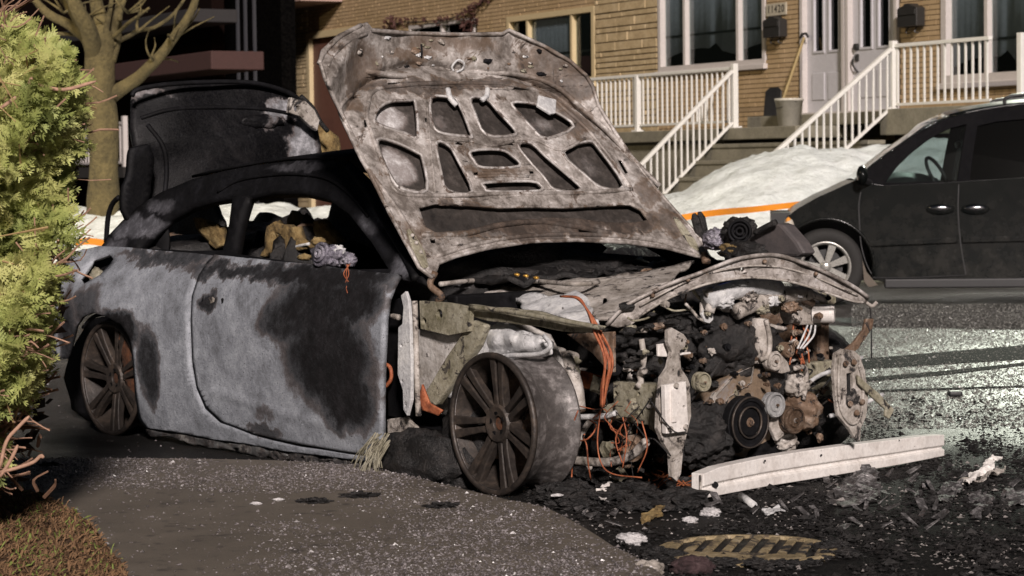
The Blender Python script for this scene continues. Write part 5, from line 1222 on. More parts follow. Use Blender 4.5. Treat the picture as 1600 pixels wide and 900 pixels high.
cut('idler_arm', [(1206, 640), (1222, 650), (1226, 680), (1214, 690), (1204, 668)], ('x', 3.28), .02, 'ash', bev=.005)
tb('coolant_pipe', [X_(x, y, 3.24) for x, y in ((1240, 576), (1256, 574), (1260, 590), (1255, 625))], .010, 'ash')
B('sump', X_(1170, 700, 3.1), (.12, .16, .06), .25, 2, 4, 9, 'soot')
cut('lower_support', [(1258, 568), (1305, 562), (1310, 618), (1262, 622)], ('x', 3.1), .05, 'olive', bev=.01)
tb('support_edge', [X_(x, y, 3.12) for x, y in ((1258, 623), (1285, 621), (1312, 620))], .006, 'ash')
# two crash brackets
cb = cut('crash_bracket', [(1044, 516), (1050, 512), (1068, 522), (1074, 530), (1070, 542), (1062, 548), (1064, 575), (1074, 590), (1078, 600), (1080, 650), (1074, 675), (1068, 700), (1064, 740), (1058, 752), (1050, 745), (1048, 710), (1036, 690), (1028, 670), (1030, 620), (1034, 590), (1044, 575), (1050, 550), (1044, 535)], ('x', 3.44), .018, 'ash', [circ(1059, 527, 2, 2.6, 8), circ(1066, 533, 2, 2.6, 8), circ(1052, 579, 1.8, 2.4, 8), circ(1071, 600, 2, 3, 8), [(1058, 684), (1066, 682), (1066, 692), (1059, 692)]], .004)
cb['label'] = 'near front crash bracket, pale metal'
cut('mount_plate', [(1039, 602), (1072, 596), (1076, 668), (1072, 674), (1041, 678)], ('x', 3.475), .022, 'alu', [circ(1069, 636, 2, 2.6, 8)], .005, cb)
cut('pressed_channel', [(1050, 608), (1057, 607), (1058, 660), (1051, 661)], ('x', 3.483), .02, 'alu', (), .004, cb)
for x, y in ((1047, 670), (1071, 667), (1056, 602)): cyl('bolt', X_(x, y, 3.48), FW, [(.001, .008), (.009, .008), (.010, 0)], 'ash', 10, cb)
cut('side_tab', [(1028, 538), (1044, 536), (1046, 552), (1080, 550), (1080, 553), (1046, 558), (1029, 557)], ('x', 3.40), .012, 'alu', (), .003, cb)
fbk = cut('crash_bracket', [(1306, 552), (1318, 545), (1335, 548), (1344, 556), (1352, 580), (1357, 620), (1354, 650), (1346, 668), (1344, 690), (1336, 684), (1326, 668), (1310, 650), (1306, 620), (1303, 580)], ('x', 3.40), .018, 'ash', [[(1323, 584), (1333, 582), (1334, 618), (1324, 620)], circ(1314, 556, 2, 3, 8), circ(1342, 566, 2, 3, 8)], .005)
fbk['label'] = 'far front crash bracket, brownish metal with a bent arm'
for x, y in ((1328, 631), (1347, 628), (1321, 568), (1334, 566), (1338, 645)): cyl('bolt', X_(x, y, 3.41), FW, [(.001, .008), (.010, .008), (.012, 0)], 'brown', 10, fbk)
tb('pressed_bead', [X_(x, y, 3.405) for x, y in ((1312, 560), (1310, 600), (1314, 640), (1330, 662), (1345, 650), (1349, 600), (1342, 570))], .006, 'ash', fbk)
cut('bent_arm', [(1322, 546), (1335, 535), (1350, 515), (1354, 498), (1366, 498), (1364, 512), (1352, 530), (1342, 545), (1332, 552)], ('x', 3.38), .015, 'brown', (), .004, fbk)
cut('bent_arm', [(1340, 585), (1352, 596), (1375, 615), (1390, 632), (1398, 640), (1390, 655), (1383, 650), (1384, 640), (1362, 620), (1342, 600)], ('x', 3.42), .012, 'olive', (), .004, fbk)
# near chassis rail and its plate
rl2 = cut('chassis_rail', [(958, 596), (1000, 600), (1036, 602), (1034, 668), (1000, 662), (960, 655)], ('y', .34), .09, 'olive', [circ(998, 616, 2.5, 3.5, 8), circ(1019, 616, 2.5, 3.5, 8), circ(1001, 644, 4, 5, 8), circ(962, 615, 3, 4, 8)], .008)
cut('rail_bracket', [(940, 634), (985, 622), (990, 640), (980, 652), (945, 656)], ('y', .25), .03, 'olive', bev=.006)
tb('link_rod', [Y_(x, y, .22) for x, y in ((880, 655), (905, 652), (945, 650), (962, 645))], .011, 'ashw')
tb('lower_arm', [Y_(x, y, .24) for x, y in ((868, 712), (905, 720), (950, 722), (985, 712), (1010, 690))], .017, 'ash')
tb('lower_arm', [Y_(x, y, .3) for x, y in ((900, 700), (915, 668), (925, 655))], .012, 'ash')
tb('damper', [Y_(x, y, .30) for x, y in ((905, 640), (900, 600), (885, 560))], .026, 'ash', n=12)
for sx, sy, r in ((990, 700, .05), (905, 600, .03)):
    cyl('hub_carrier', Y_(sx, sy, .4), NR+FW*.4, [(r*.3, .02), (r*.6, .03), (r, .02), (r, -.03), (r*.3, -.03)], 'brown', 24)
rr = random.Random(11)
mats = ['ash', 'brown', 'olive', 'char', 'char', 'soot', 'rustd', 'brown']
for k in range(80):
    x, y = rr.uniform(885, 1050), rr.uniform(535, 745); s_ = rr.uniform(.008, .026)
    B('engine_fragment', Y_(x, y, rr.uniform(.30, .55)), (s_*rr.uniform(.6, 1.6), s_, s_*rr.uniform(.4, 1.4)), .6, 2.5, 2, k, rr.choice(mats), False)
for k in range(46):
    x, y = rr.uniform(1090, 1300), rr.uniform(450, 700); s_ = rr.uniform(.006, .018)
    B('engine_fragment', X_(x, y, rr.uniform(3.02, 3.22)), (s_, s_*rr.uniform(.6, 1.8), s_*rr.uniform(.4, 1.6)), .6, 2.5, 2, k+200, rr.choice(mats+['char', 'brown', 'char']), False)
for k in range(46):
    x, y = rr.uniform(965, 1125), rr.uniform(475, 600); s_ = rr.uniform(.008, .025)
    B('charred_flake', X_(x, y, rr.uniform(3.05, 3.2)), (s_, s_*1.5, s_*.7), .6, 2.5, 2, k+300, 'char' if rr.random() < .85 else 'brown', False)
for k in range(44):
    x, y = rr.uniform(985, 1300), rr.uniform(470, 690); q = [(x, y)]; dx, dy = rr.uniform(-30, 30), rr.uniform(-22, 26)
    for _ in range(3): dx += rr.uniform(-16, 16); dy += rr.uniform(-14, 14); x += dx*.7; y += dy*.7; q.append((x, min(y, 735)))
    d_ = rr.uniform(3.1, 3.22); tb('engine_hose', [X_(a, b, d_+rr.uniform(-.03, .03)) for a, b in q], rr.choice((.004, .006, .009, .012)), rr.choice(['ash', 'char', 'brown', 'olive', 'char', 'ashw']), n=8)
for k in range(22):
    x, y = rr.uniform(1100, 1300), rr.uniform(460, 690); w__, h__ = rr.uniform(7, 20), rr.uniform(7, 22); a_ = rr.uniform(-.5, .5)
    pts = [(x+(u*math.cos(a_)-v*math.sin(a_)), y+(u*math.sin(a_)+v*math.cos(a_))) for u, v in ((-w__, -h__*.5), (-w__*.3, -h__), (w__, -h__*.7), (w__*.8, h__*.6), (0, h__), (-w__*.7, h__*.7))]
    cut('engine_bracket', pts, ('x', rr.uniform(3.12, 3.2)), .012, rr.choice(['ash', 'brown', 'olive', 'ashw', 'char']), [circ(x, y, 2, 2.4, 8)], .003)
for k in range(60):
    P = X_(rr.uniform(1040, 1300), rr.uniform(460, 690), rr.uniform(3.18, 3.26)); r_ = rr.uniform(.005, .010); cyl('engine_bolt', P, FW+LT*rr.uniform(-.3, .3), [(.001, .012), (r_, .012), (r_, .003), (r_*1.5, .003), (r_*1.5, 0), (r_*.8, -.02)], rr.choice(['brown', 'soot', 'olive', 'ash', 'brown']), 8)
# hoses and bars in the dark bay
for pts in (((975, 560), (985, 580), (982, 600)), ((1002, 530), (1006, 560), (1000, 590)), ((965, 545), (975, 520), (1010, 515))): tb('hose', [Y_(x, y, .45) for x, y in pts], .012, 'ash')
# the orange wiring loom and loose wires
tw_ = [Y_(x, y, .12) for x, y in ((880, 463), (903, 466), (918, 485), (928, 505), (935, 522), (947, 545), (951, 570), (945, 600), (941, 635))]
for k in range(8): 
    off = [NR*(.010*math.cos(k*1.3))+FW*.012*math.sin(k*1.3+i*.9) for i in range(len(tw_))]
    tb('loom_strand', [p+o_ for p, o_ in zip(tw_, off)], .0042, 'wire')
for k in range(18):
    x, y = rr.uniform(870, 1020), rr.uniform(590, 700); pts = [(x, y)]
    for _ in range(4): x += rr.uniform(-22, 24); y += rr.uniform(0, 28); pts.append((x, min(y, 752)))
    tb('loose_wire', [Y_(a, b, .16+rr.uniform(0, .1)) for a, b in pts], rr.choice((.0015, .002, .003)), 'wire' if rr.random() < .55 else 'char', n=5, sub=4)
for pts in (((941, 640), (937, 690), (940, 725), (960, 742), (1000, 745)), ((900, 640), (890, 690), (873, 735)), ((978, 655), (984, 690), (972, 730)), ((1005, 660), (1010, 700), (998, 735)), ((975, 650), (960, 690), (968, 720))):
    tb('loose_wire', [Y_(a+rr.uniform(-5, 5), b+rr.uniform(-5, 5), .18) for a, b in pts], .0028, 'wire', n=5)
for k in range(14):
    x, y = rr.uniform(1240, 1262), rr.uniform(470, 560); tb('loose_wire', [X_(x, y, 3.16), X_(x+rr.uniform(-8, 8), y+14, 3.17), X_(x+rr.uniform(-8, 12), y+30, 3.17)], .004, 'wire', n=5)
cut('rusty_shield', [(895, 575), (940, 588), (944, 612), (905, 606)], ('y', .36), .01, 'rust', bev=.004)
for k in range(16):
    x, y = rr.uniform(1245, 1320), rr.uniform(555, 640); tb('loose_wire', [X_(x, y, 3.15), X_(x+rr.uniform(-20, 20), y+rr.uniform(-10, 15), 3.15), X_(x+rr.uniform(-30, 30), y+20, 3.13)], .004, rr.choice(['wire', 'char', 'ash']), n=5)
M['housing'] = gmat('grey_brown_housing', [(.05, .045, .045), (.085, .075, .075), (.12, .10, .095)], 5, (.5, .7), 0, .3, 60)
# heap on the far wing: blower motor and grey housing
hp = B('blower_motor', Y_(1155, 362, 1.55), (.09, .05, .06), .35, 2.2, 5, 2, 'char')
for r_ in (.045, .03, .014): mk('motor_ring', *lathe([(r_-.005, .05), (r_+.005, .05), (r_+.005, .03), (r_-.005, .03)], Y_(1158, 361, 1.53), NR*.8+FW*.6, 24, True), M['soot'], hp, smooth=True)
B('melted_lump', Y_(1120, 375, 1.55), (.06, .05, .045), .5, 2.5, 4, 5, 'silver'); B('foam_scrap', Y_(1150, 392, 1.5), (.08, .04, .035), .5, 2.5, 4, 6, 'foam'); B('charred_lump', Y_(1165, 395, 1.5), (.13, .05, .05), .4, 2, 4, 7, 'char')
cut('grey_housing', [(1165, 374), (1212, 348), (1222, 352), (1245, 378), (1256, 396), (1245, 402), (1200, 400), (1170, 400)], ('y', 1.5), .08, 'housing', bev=.02)
tb('housing_edge', [Y_(x, y, 1.47) for x, y in ((1180, 364), (1196, 355), (1212, 347))], .013, 'char')
for q in ((1090, 352, 1098, 380), (1084, 334, 1096, 375), (1093, 331, 1103, 380)): tb('charred_spike', [X_(q[0], q[1], 2.2), X_(q[2], q[3], 2.2)], [.008]+[.02]*5, 'char')
# under-body darkness is real: underside of floor, exhaust
tb('exhaust_pipe', [K(2.2, .8, .15), K(1.2, .75, .13), K(0, .8, .16)], .03, 'brown')
# ================================================================== things lying on the road
def gy(px, py): return G(px, py)
# bumper beam
bb = root('bumper_beam', 'pale bare metal bumper beam lying in the debris in front of the engine', 'bumper beam', G(1290, 745))
bl = [(1100, 779, 742), (1125, 774, 732), (1150, 769, 726), (1200, 760, 716), (1260, 750, 706), (1330, 739, 697), (1400, 727, 688), (1445, 719, 683), (1476, 712, 680)]
st = []
for i, (x, y, yt) in enumerate(bl):
    P = G(x, y, .012); h = onplane(x, yt, P, np.array([0, 1.0, 0]))[2]-.012; st.append((P, h*1.04))
V = []
for i, (P, h) in enumerate(st):
    a = st[max(0, i-1)][0]; b = st[min(len(st)-1, i+1)][0]; d = (b-a)/np.linalg.norm(b-a); nb = np.array([-d[1], d[0], 0])
    for dd, t in ((0, 0), (0, .30), (.012, .36), (.012, .44), (0, .50), (0, 1), (.055, 1), (.055, 0)): V.append(P+nb*dd+ZU*h*t+ZU*.001*math.sin(i*3))
n = len(st); Fc = [(8*i+j, 8*i+(j+1) % 8, 8*i+8+(j+1) % 8, 8*i+8+j) for i in range(n-1) for j in range(8)]+[tuple(range(7, -1, -1)), tuple(range(8*n-8, 8*n))]
fixn(mk('beam', V, Fc, M['alu'], bb, bevel=.003))
fx = lambda x, y, o=.0: (lambda P: P+np.array([0, -.004-o, 0]))(onplane(x, y, st[1][0]+(st[7][0]-st[1][0])*((x-1125)/320), np.array([-(st[7][0]-st[1][0])[1], (st[7][0]-st[1][0])[0], 0])))
mk('tow_eye_hole', *lathe([(.001, 0), (.012, 0), (.012, -.003)], fx(1117, 757, .006), (-.4, -1, 0), 16), M['soot'], bb)
for x, y in ((1283, 711), (1195, 720), (1404, 688), (1190, 768), (1260, 752)): mk('rivet_hole', *lathe([(.001, 0), (.004, 0), (.004, -.003)], fx(x, y), (-.4, -1, 0), 8), M['soot'], bb)
mk('end_plate', *box(st[0][0]+np.array([-.012, .03, .045]), np.array([.004, 0, 0]), np.array([0, .03, 0]), ZU*.04), M['ash'], bb, bevel=.003)
def plate(name, label, cat, poly, z, mat, th=.012, tilt=.03, seed=0, group=None, grid=.02, rough_=.02):
    pts = [G(x, y, z) for x, y in poly]; V, Fc = slab([pts], ZU*.0001); n = len(V)//2
    V2, F2 = dense(V[:n], [f for f in Fc if all(i < n for i in f)], maxlen=grid)
    c = V2.mean(0); w_ = wob(rough_, 14, seed); w2 = wob(rough_*.6, 40, seed+3)
    V2 = np.array([w2(w_(v)) for v in V2]); V2[:, 2] = np.maximum(V2[:, 2]+tilt*(V2[:, 1]-c[1])/(np.ptp(V2[:, 1])+.01), .006)
    o = mk(name, V2, F2, M[mat], None, smooth=False); solid(o, th); tag(o, label, cat, group); return o
M['scrap'] = gmat('sooty_foil', [(.02, .018, .018), (.09, .085, .085), (.42, .40, .40)], 26, (.3, .6), .3, .8, 60, soot=.35, sootscale=20)
plate('crumpled_sheet', 'crumpled silvery sheet scrap leaning on the lower edge of the bumper beam', 'metal scrap', [(1290, 770), (1310, 758), (1330, 750), (1350, 740), (1368, 744), (1378, 768), (1360, 782), (1320, 788), (1296, 784)], .012, 'scrap', .005, .05, 1, rough_=.025)
plate('metal_scrap', 'grey flat shard right of the crumpled sheet on black asphalt', 'metal scrap', [(1462, 772), (1480, 762), (1502, 757), (1506, 766), (1485, 778), (1466, 782)], .012, 'scrap', .006, .03, 2)
plate('metal_strip', 'long pale bent metal strip at the right beyond the bumper beam', 'metal scrap', [(1503, 745), (1530, 734), (1552, 721), (1560, 724), (1546, 737), (1515, 750)], .03, 'alu', .008, .03, 3)
plate('metal_strip', 'thin lower strip beside the long pale one at the right', 'metal scrap', [(1496, 750), (1540, 743), (1572, 734), (1574, 737), (1540, 747), (1500, 753)], .02, 'ash', .006, .02, 4)
plate('metal_scrap', 'crinkled grey foil at the right edge of the picture', 'metal scrap', [(1560, 782), (1590, 772), (1612, 770), (1612, 784), (1580, 788)], .012, 'scrap', .005, .02, 5)
plate('metal_scrap', 'low grey crust between the flat shard and the right edge', 'metal scrap', [(1512, 776), (1535, 771), (1556, 780), (1545, 790), (1520, 786)], .012, 'scrap', .005, .02, 6)
plate('metal_scrap', 'bent bright foil sliver in black debris right of the front wheel', 'metal scrap', [(938, 768), (948, 752), (958, 745), (960, 750), (950, 765), (942, 775)], .04, 'alu', .004, .03, 7)
plate('wood_splinter', 'tan splinter lying in the debris left of the beam end', 'scrap', [(1000, 807), (1020, 799), (1036, 795), (1038, 800), (1018, 810), (1004, 813)], .015, 'foam', .01, .02, 8)
plate('metal_scrap', 'pale flat sliver below the bumper beam left of the crumpled sheet', 'metal scrap', [(1190, 797), (1220, 792), (1224, 796), (1195, 802)], .012, 'ashw', .006, .01, 9)
def lump(name, label, cat, px, py, r, mat, sd=0, amp=.35, ht=.5):
    P = G(px, py); o = mk(name, *blob(P+ZU*r*ht*.6, (r, r*.8, r*ht), amp, 2.2, 4, sd), M[mat], None, smooth=True); tag(o, label, cat); return o
M['ice'] = gmat('dirty_ice', [(.35, .34, .34), (.62, .60, .60), (.75, .73, .72)], 20, (.2, .5), 0, .8, 60, bdist=.01)
lump('ice_lump', 'white ice lump at the broken sidewalk edge left of the manhole', 'ice lump', 987, 850, .045, 'ice', 1)
lump('ice_lump', 'larger white lump below the near end of the bumper beam', 'ice lump', 1110, 806, .036, 'ice', 2); lump('ice_lump', 'smaller white lump left of the larger one above the manhole', 'ice lump', 1078, 816, .026, 'ice', 3)
o = mk('bolt_sleeve', *tube([G(1158, 775, .03), G(1178, 790, .012)], .014, 12), M['ashw'], None, smooth=True); tag(o, 'short pale metal sleeve just under the bumper beam', 'metal scrap')
M['redrock'] = gmat('reddish_rock', [(.015, .008, .009), (.05, .025, .027), (.12, .08, .08)], 12, (.6, .9), 0, 1, 50, bdist=.01)
lump('rock', 'reddish brown rock in front of the manhole cover', 'rock', 1082, 897, .062, 'redrock', 4, .3, .55)
lump('rock', 'grey rock at the bottom edge left of the manhole', 'rock', 1012, 900, .05, 'ash', 5, .25, .6)
o = mk('road_block', *box(G(1492, 615, .016), (.036, 0, 0), (0, .03, 0), (0, 0, .014)), M['black'], None, bevel=.01); tag(o, 'small black block lying alone on the wet street at the right', 'block')
for i, (x, y, r, lb) in enumerate(((560, 776, .07, 'flat black char flake on the sidewalk below the door'), (492, 785, .06, 'black char flake beside a white chip on the sidewalk'), (690, 792, .06, 'black wet char patch left of the front wheel base'), (78+1/3, 728, .05, 'small black char bit at the left of the grit strip'))):
    P = G(x, y, ZS); o = mk('char_flake', *blob(P+ZU*.004, (r*.8, r*.55, .012), .9, 2.2, 4, i+3), M['char'], None); tag(o, lb, 'char flake', 'char flakes on the sidewalk')
for i, (x, y) in enumerate(((400, 789), (435, 783), (870, 776))):
    P = G(x, y, ZS); o = mk('white_chip', *blob(P+ZU*.006, (.022, .010, .006), .4, 3, 2, i), M['ice'], None); tag(o, ('white chip left of the black char flakes on the sidewalk', 'second white chip nearest the black char flake', 'white chip at the kerb edge right of the front wheel')[i], 'chip')
# manhole cover with slanting slots
mc = G(1168, 863)*np.array([1, 1, 0]); RA = .285
M['cast'] = gmat('yellow_rusty_cast_iron', [(.10, .075, .038), (.34, .26, .14), (.52, .43, .28)], 10, (.55, .85), 0, 1, 60, soot=.50, sootscale=6, bdist=.006)
mh = root('manhole_cover', 'round rusty yellow manhole grate with slanting bars, half buried in debris', 'manhole cover', mc)
mk('frame', *lathe([(RA, .001), (RA, .010), (RA-.012, .015), (RA-.030, .015), (RA-.034, .006), (RA-.034, -.01)], mc, ZU, 64, True), M['cast'], mh, smooth=False)
mk('pit', *lathe([(.001, .0045), (RA-.032, .0045), (RA-.032, .001)], mc, ZU, 48), M['char'], mh)
sd_ = G(1168, 850)-G(1130, 880); sd_[2] = 0; bd_ = np.array([.24, .97, 0]); bd_ /= np.linalg.norm(bd_); pd = np.array([bd_[1], -bd_[0], 0])
R2 = RA-.036
for k in range(-4, 5):
    o_ = k*.058; hl = math.sqrt(max(0, R2*R2-o_*o_))
    if hl < .04: continue
    mk('bar', *box(mc+pd*o_+ZU*.0105, bd_*hl, pd*.015, ZU*.0045), M['cast'], mh, bevel=.004)
for k in (-.62,):
    hl = math.sqrt(R2*R2-(k*R2)**2); mk('cross_bar', *box(mc+bd_*k*R2+ZU*.0100, pd*hl, bd_*(.06 if k < 0 else .022), ZU*.0045), M['cast'], mh, bevel=.004)
# burnt debris: uncountable flakes and crumbs
def debris(name, n, zone, mats, smin, smax, seed, up=.5):
    r = np.random.default_rng(seed); xs, ys = [], []
    px = r.uniform(zone[0], zone[1], n*3); py = r.uniform(zone[2], zone[3], n*3)
    keep = (py > np.interp(px, [800, 900, 960, 1030, 1060, 1640], [790, 822, 856, 898, 905, 905])-6) | ((px < 900) & (py > 762) & (py < 786))
    keep = keep | (py < np.interp(px, [780, 860, 940, 1040], [775, 788, 836, 896]))
    keep &= ~((py > np.interp(px, [700, 860, 940, 1040], [770, 792, 838, 898])) & (px < np.interp(py, [780, 800, 838, 898], [800, 865, 945, 1036])))
    px, py = px[keep][:n], py[keep][:n]
    dm = np.array([noise.fractal(Vector((a*.012, b*.03, seed)), .9, 2, 4) for a, b in zip(px, py)])
    kp = r.random(len(px)) < np.clip(.5+dm*1.6, .03, 1); px, py = px[kp], py[kp]
    P = np.array([G(a, b) for a, b in zip(px, py)])
    # keep the manhole mostly clear
    dd = np.hypot(P[:, 0]-mc[0], P[:, 1]-mc[1]); P = P[(dd > RA*.98) | (r.random(len(P)) < .05+.9*np.clip((mc[1]-P[:, 1]-.10)/.1, 0, 1)*.5)]
    S = r.gamma(2, (smax-smin)/4, len(P))+smin; P[:, 2] = .004+S*.3
    return stones(name, P, S, mats, seed, up)
M['debris'] = gmat('burnt_debris', [(.004, .004, .004), (.010, .009, .009), (.035, .032, .030)], 30, (.5, .8), 0, .6, 90, spec=.3)
M['debris_pale'] = gmat('pale_ash_crumbs', [(.06, .055, .05), (.20, .18, .17), (.5, .47, .45)], 40, (.35, .7), 0, .6, 90)
debris('burnt_debris', 30000, (820, 1640, 690, 905), M['debris'], .002, .012, 31)
debris('burnt_debris_far', 9000, (1180, 1640, 625, 760), M['debris'], .002, .009, 33).name = 'burnt_crumbs'
debris('pale_crumbs', 2600, (830, 1620, 720, 900), M['debris_pale'], .002, .009, 35)
rr = random.Random(77)
dm_ = MB()
for k in range(90):
    x, y = rr.uniform(850, 1078), rr.uniform(742, 800)
    if y > np.interp(x, [800, 860, 940], [778, 788, 832])-4: continue
    P = G(x, y); s_ = rr.uniform(.02, .06); dm_.add(*blob(P+ZU*s_*.4, (s_*1.3, s_, s_*.55), .6, 2.6, 3, k))
for k in range(34):
    a = rr.uniform(3.3, 6.6); q = mc+np.array([math.cos(a), math.sin(a), 0])*RA*rr.uniform(.85, 1.12); s_ = rr.uniform(.012, .035); dm_.add(*blob(q+ZU*s_*.4, (s_*1.4, s_, s_*.5), .6, 2.6, 3, k+400))
dm_.build('charred_heap', M['char'], None, kind='stuff')
dm2 = MB()
for k in range(80):
    x, y = rr.uniform(880, 1600), rr.uniform(735, 830)
    if y > np.interp(x, [800, 860, 940, 1040], [778, 788, 832, 880])-8: continue
    P = G(x, y); L_ = rr.uniform(.015, .055); a = rr.random()*3.14; d = np.array([math.cos(a), math.sin(a), rr.uniform(-.1, .5)])*L_; s = np.array([-math.sin(a), math.cos(a), .2])*rr.uniform(.006, .02)
    dm2.add([P-d*.2+ZU*.01-s, P-d*.2+ZU*.01+s, P+d+ZU*.02+s*.6, P+d*.8+ZU*.025-s], [(0, 1, 2, 3)])
o = dm2.build('foil_slivers', M['ash'], None, kind='stuff'); solid(o, .003); o.data.materials[0] = M['scrap']
fb = MB()
for k in range(120):
    P = G(rr.uniform(1010, 1110), rr.uniform(745, 775)); q = [P+ZU*.01]
    for _ in range(3): q.append(q[-1]+np.array([rr.uniform(-.05, .05), rr.uniform(-.03, .03), rr.uniform(-.01, .03)]))
    fb.add(*tube(crv(q, 3), .0022, 4))
fb.build('frayed_wires', M['rust'], None, kind='stuff')

# ================================================================== cedar hedge
def leafm():
    m, nt, b = newmat('cedar_foliage'); pos = wpos(nt)
    n = tex(nt, pos, 5, 4, .6); n2 = tex(nt, pos, 55, 3, .6)
    c = ramp(nt, n, [(.3, (.16, .21, .06)), (.5, (.40, .44, .13)), (.7, (.62, .60, .24))])
    c = mixc(nt, smooth(nt, n2, .6, .8), c, (.42, .36, .14))
    nt.links.new(c, b.inputs['Base Color']); b.inputs['Roughness'].default_value = .6
    tr = N(nt, 'BsdfTranslucent'); nt.links.new(c, tr.inputs[0]); mx = N(nt, 'MixShader'); mx.inputs[0].default_value = .2
    out = [q for q in nt.nodes if q.type == 'OUTPUT_MATERIAL'][0]
    nt.links.new(b.outputs[0], mx.inputs[1]); nt.links.new(tr.outputs[0], mx.inputs[2]); nt.links.new(mx.outputs[0], out.inputs[0]); return m
def hedge():
    base = np.array([-2.0, 7.75, .05]); t = root('cedar_hedge', 'bright green cedar hedge at the left edge with bare twigs low down', 'hedge', base)
    # edge of the hedge in the picture, by height
    ey = [30, 45, 75, 110, 150, 200, 235, 262, 300, 330, 400, 440, 480, 540, 575, 620, 660, 740]
    ex = [18, 62, 112, 128, 138, 140, 138, 112, 112, 118, 120, 105, 88, 76, 78, 56, 26, 4]
    r = np.random.default_rng(5)
    # a frond: flat fan of scale-leaf segments (unit length along x)
    def frond(rs):
        V = []; Fc = []
        def seg(p, d, s, L, w):
            n = len(V); V.extend([p-s*w, p+s*w, p+d*L+s*w*.35, p+d*L-s*w*.35]); Fc.append((n, n+1, n+2, n+3))
        d0 = np.array([1.0, 0, 0]); s0 = np.array([0, 1.0, 0]); bend_ = rs.uniform(-.25, .25)
        p = np.zeros(3); N_ = 9
        for i in range(N_):
            a = bend_*i/N_; d = np.array([math.cos(a), math.sin(a), -.04*i/N_]); s = np.array([-math.sin(a), math.cos(a), 0])
            L = 1.0/N_; seg(p, d, s, L*1.1, .022)
            for sg in (-1, 1):
                if i < 1: continue
                la = a+sg*rs.uniform(.55, .85); ld = np.array([math.cos(la), math.sin(la), rs.uniform(-.12, .12)]); ls = np.array([-math.sin(la), math.cos(la), 0]); ll = (.42*(1-i/N_)+.10)*rs.uniform(.7, 1.15)
                q = p.copy(); K_ = 4
                for j in range(K_):
                    seg(q, ld, ls, ll/K_*1.1, .020*(1-.12*j))
                    for s2 in (-1, 1):
                        la2 = la+s2*.7; dd = np.array([math.cos(la2), math.sin(la2), rs.uniform(-.1, .1)]); seg(q, dd, np.array([-math.sin(la2), math.cos(la2), 0]), ll*.30*(1-j/K_*.6), .015)
                    q = q+ld*ll/K_
            p = p+d*L
        return np.array(V), np.array(Fc)
    protos = [frond(r) for _ in range(7)]
    Vs = []; Fs_ = []; n0 = 0; tw = MB(); dead = MB()
    count = 0
    while count < 6500:
        py = r.uniform(25, 745); e = np.interp(py, ey, ex)
        u = r.random()**.7
        px = e-8-(e+260)*(1-u)*.9
        lay = r.random()**1.5                                          # depth behind the front face
        roundn = max(0, (px-(e-70))/70.0)
        Y = 7.15+.45*lay+.28*roundn**2+.12*math.sin(py*.02+px*.03)
        sc_ = Y/7.3
        P = D(px, py, Y)
        if P[2] < .12: continue
        # bare patches
        nz = noise.fractal(Vector((px*.016, py*.016, 2)), .8, 2, 3); low = np.clip((py-480)/260, 0, 1)
        if r.random() < low*.6+max(0, (-nz-.12))*2.2: 
            if r.random() < .45:
                d = np.array([r.uniform(-.2, .8), r.uniform(-.9, -.1), r.uniform(-.2, .7)]); d /= np.linalg.norm(d); q = [P+np.array([-.05, .12, -.03])]
                for _ in range(3): q.append(q[-1]+d*r.uniform(.03, .07)+r.normal(0, .012, 3))
                dead.add(*tube(crv(q, 2), r.uniform(.0015, .0035), 4))
            continue
        out = np.array([.35+.75*roundn+r.normal(0, .35), -.75+r.normal(0, .3), .30+r.normal(0, .38)-.25*low]); out /= np.linalg.norm(out)
        up_ = np.array([0, 0, 1.0])+r.normal(0, .55, 3); s = np.cross(up_, out); s /= np.linalg.norm(s)
        if r.random() < .6: s = np.cross(np.array([.3, -1, .1])+r.normal(0, .35, 3), out); s /= np.linalg.norm(s)
        nrm = np.cross(out, s); L = r.uniform(.05, .15)*(1 if py > 60 else .9)
        pv, pf = protos[int(r.integers(7))]
        cv = pv.copy(); cv[:, 2] -= .25*cv[:, 0]**2
        W_ = P-out*L*.72+(cv[:, :1]*out+cv[:, 1:2]*s+cv[:, 2:3]*nrm)*L
        Vs.append(W_); Fs_.append(pf+n0); n0 += len(W_); count += 1
        if r.random() < .10:
            tw.add(*tube([P-out*(L+.10), P-out*L*.3], [.004, .0015], 4))
    V = np.vstack(Vs); Fc = np.vstack(Fs_)
    mk('foliage', V, Fc.tolist(), leafm(), t, kind='stuff')
    # trunks and boughs inside
    for k in range(7):
        x0 = -3.1+.16*k; tb_ = crv([np.array([x0, 7.75+.1*math.sin(k*2), .02]), np.array([x0+.03, 7.7, .6]), np.array([x0-.02, 7.72, 1.2]), np.array([x0, 7.7, 1.75])], 5)
        mk('stem', *tube(tb_, list(np.linspace(.035, .012, len(tb_))), 8), M['bark'], t, smooth=True)
    bm_ = MB()
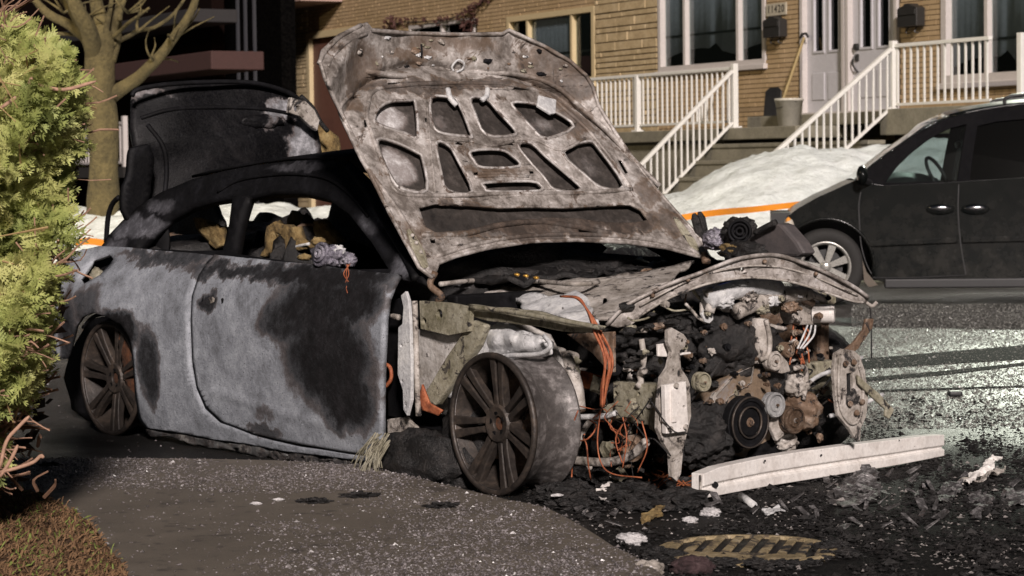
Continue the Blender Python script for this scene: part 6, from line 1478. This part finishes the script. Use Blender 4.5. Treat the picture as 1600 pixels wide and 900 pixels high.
    for k in range(260):
        z = r.uniform(.1, 1.7); x = r.uniform(-2.9, -1.5); e = D(np.interp(z, [0, 1.7], [0, 0]), 0, 7.4)
        d = np.array([r.uniform(-.4, .9), r.uniform(-1, -.1), r.uniform(0, .7)]); d /= np.linalg.norm(d)
        p = np.array([x, 7.72, z]); L = min(r.uniform(.15, .4), max(.08, (np.interp(z, [.1, .4, .7, 1, 1.4, 1.7], [-1.55, -1.48, -1.43, -1.38, -1.36, -1.5])-x)/max(.05, d[0])) if d[0] > .05 else .4)
        bm_.add(*tube(crv([p, p+d*L*.5+r.normal(0, .015, 3), p+d*L], 3), [.006]*4+[.004]*3, 4))
    bm_.build('boughs', plain('reddish_twig_bark', (.16, .085, .05), .8, var=.4, scale=30), t, kind='stuff')
    # dark inner mass of dead needles keeps the hedge from being see-through
    inn = MB()
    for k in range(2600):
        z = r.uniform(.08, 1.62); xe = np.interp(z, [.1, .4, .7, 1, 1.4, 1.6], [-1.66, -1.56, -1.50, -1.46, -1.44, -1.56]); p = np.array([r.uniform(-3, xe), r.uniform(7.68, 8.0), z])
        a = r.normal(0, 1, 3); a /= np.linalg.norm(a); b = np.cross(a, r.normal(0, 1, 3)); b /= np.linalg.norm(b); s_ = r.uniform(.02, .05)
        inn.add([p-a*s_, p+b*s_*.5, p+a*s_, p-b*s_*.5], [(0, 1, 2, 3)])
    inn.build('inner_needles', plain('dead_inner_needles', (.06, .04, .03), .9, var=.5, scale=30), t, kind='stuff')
    dead.build('bare_twigs', plain('bare_orange_twig', (.42, .25, .17), .75, var=.3, scale=30), t, kind='stuff')
    if tw.n: tw.build('twigs', plain('tan_twig', (.38, .26, .12), .75), t, kind='stuff')
    for pts in (((0, 738), (30, 730), (52, 722), (64, 712), (68, 716)), ((0, 730), (10, 690), (28, 668), (46, 650)), ((0, 745), (16, 720), (28, 695)), ((60, 133), (100, 140), (150, 127)), ((0, 170), (40, 140), (50, 120))):
        mk('loose_twig', *tube(crv([D(x, y, 7.1) for x, y in pts], 4), [.006]*(4*(len(pts)-1))+[.003], 6), bpy.data.materials['bare_orange_twig'], t, smooth=True)
hedge()
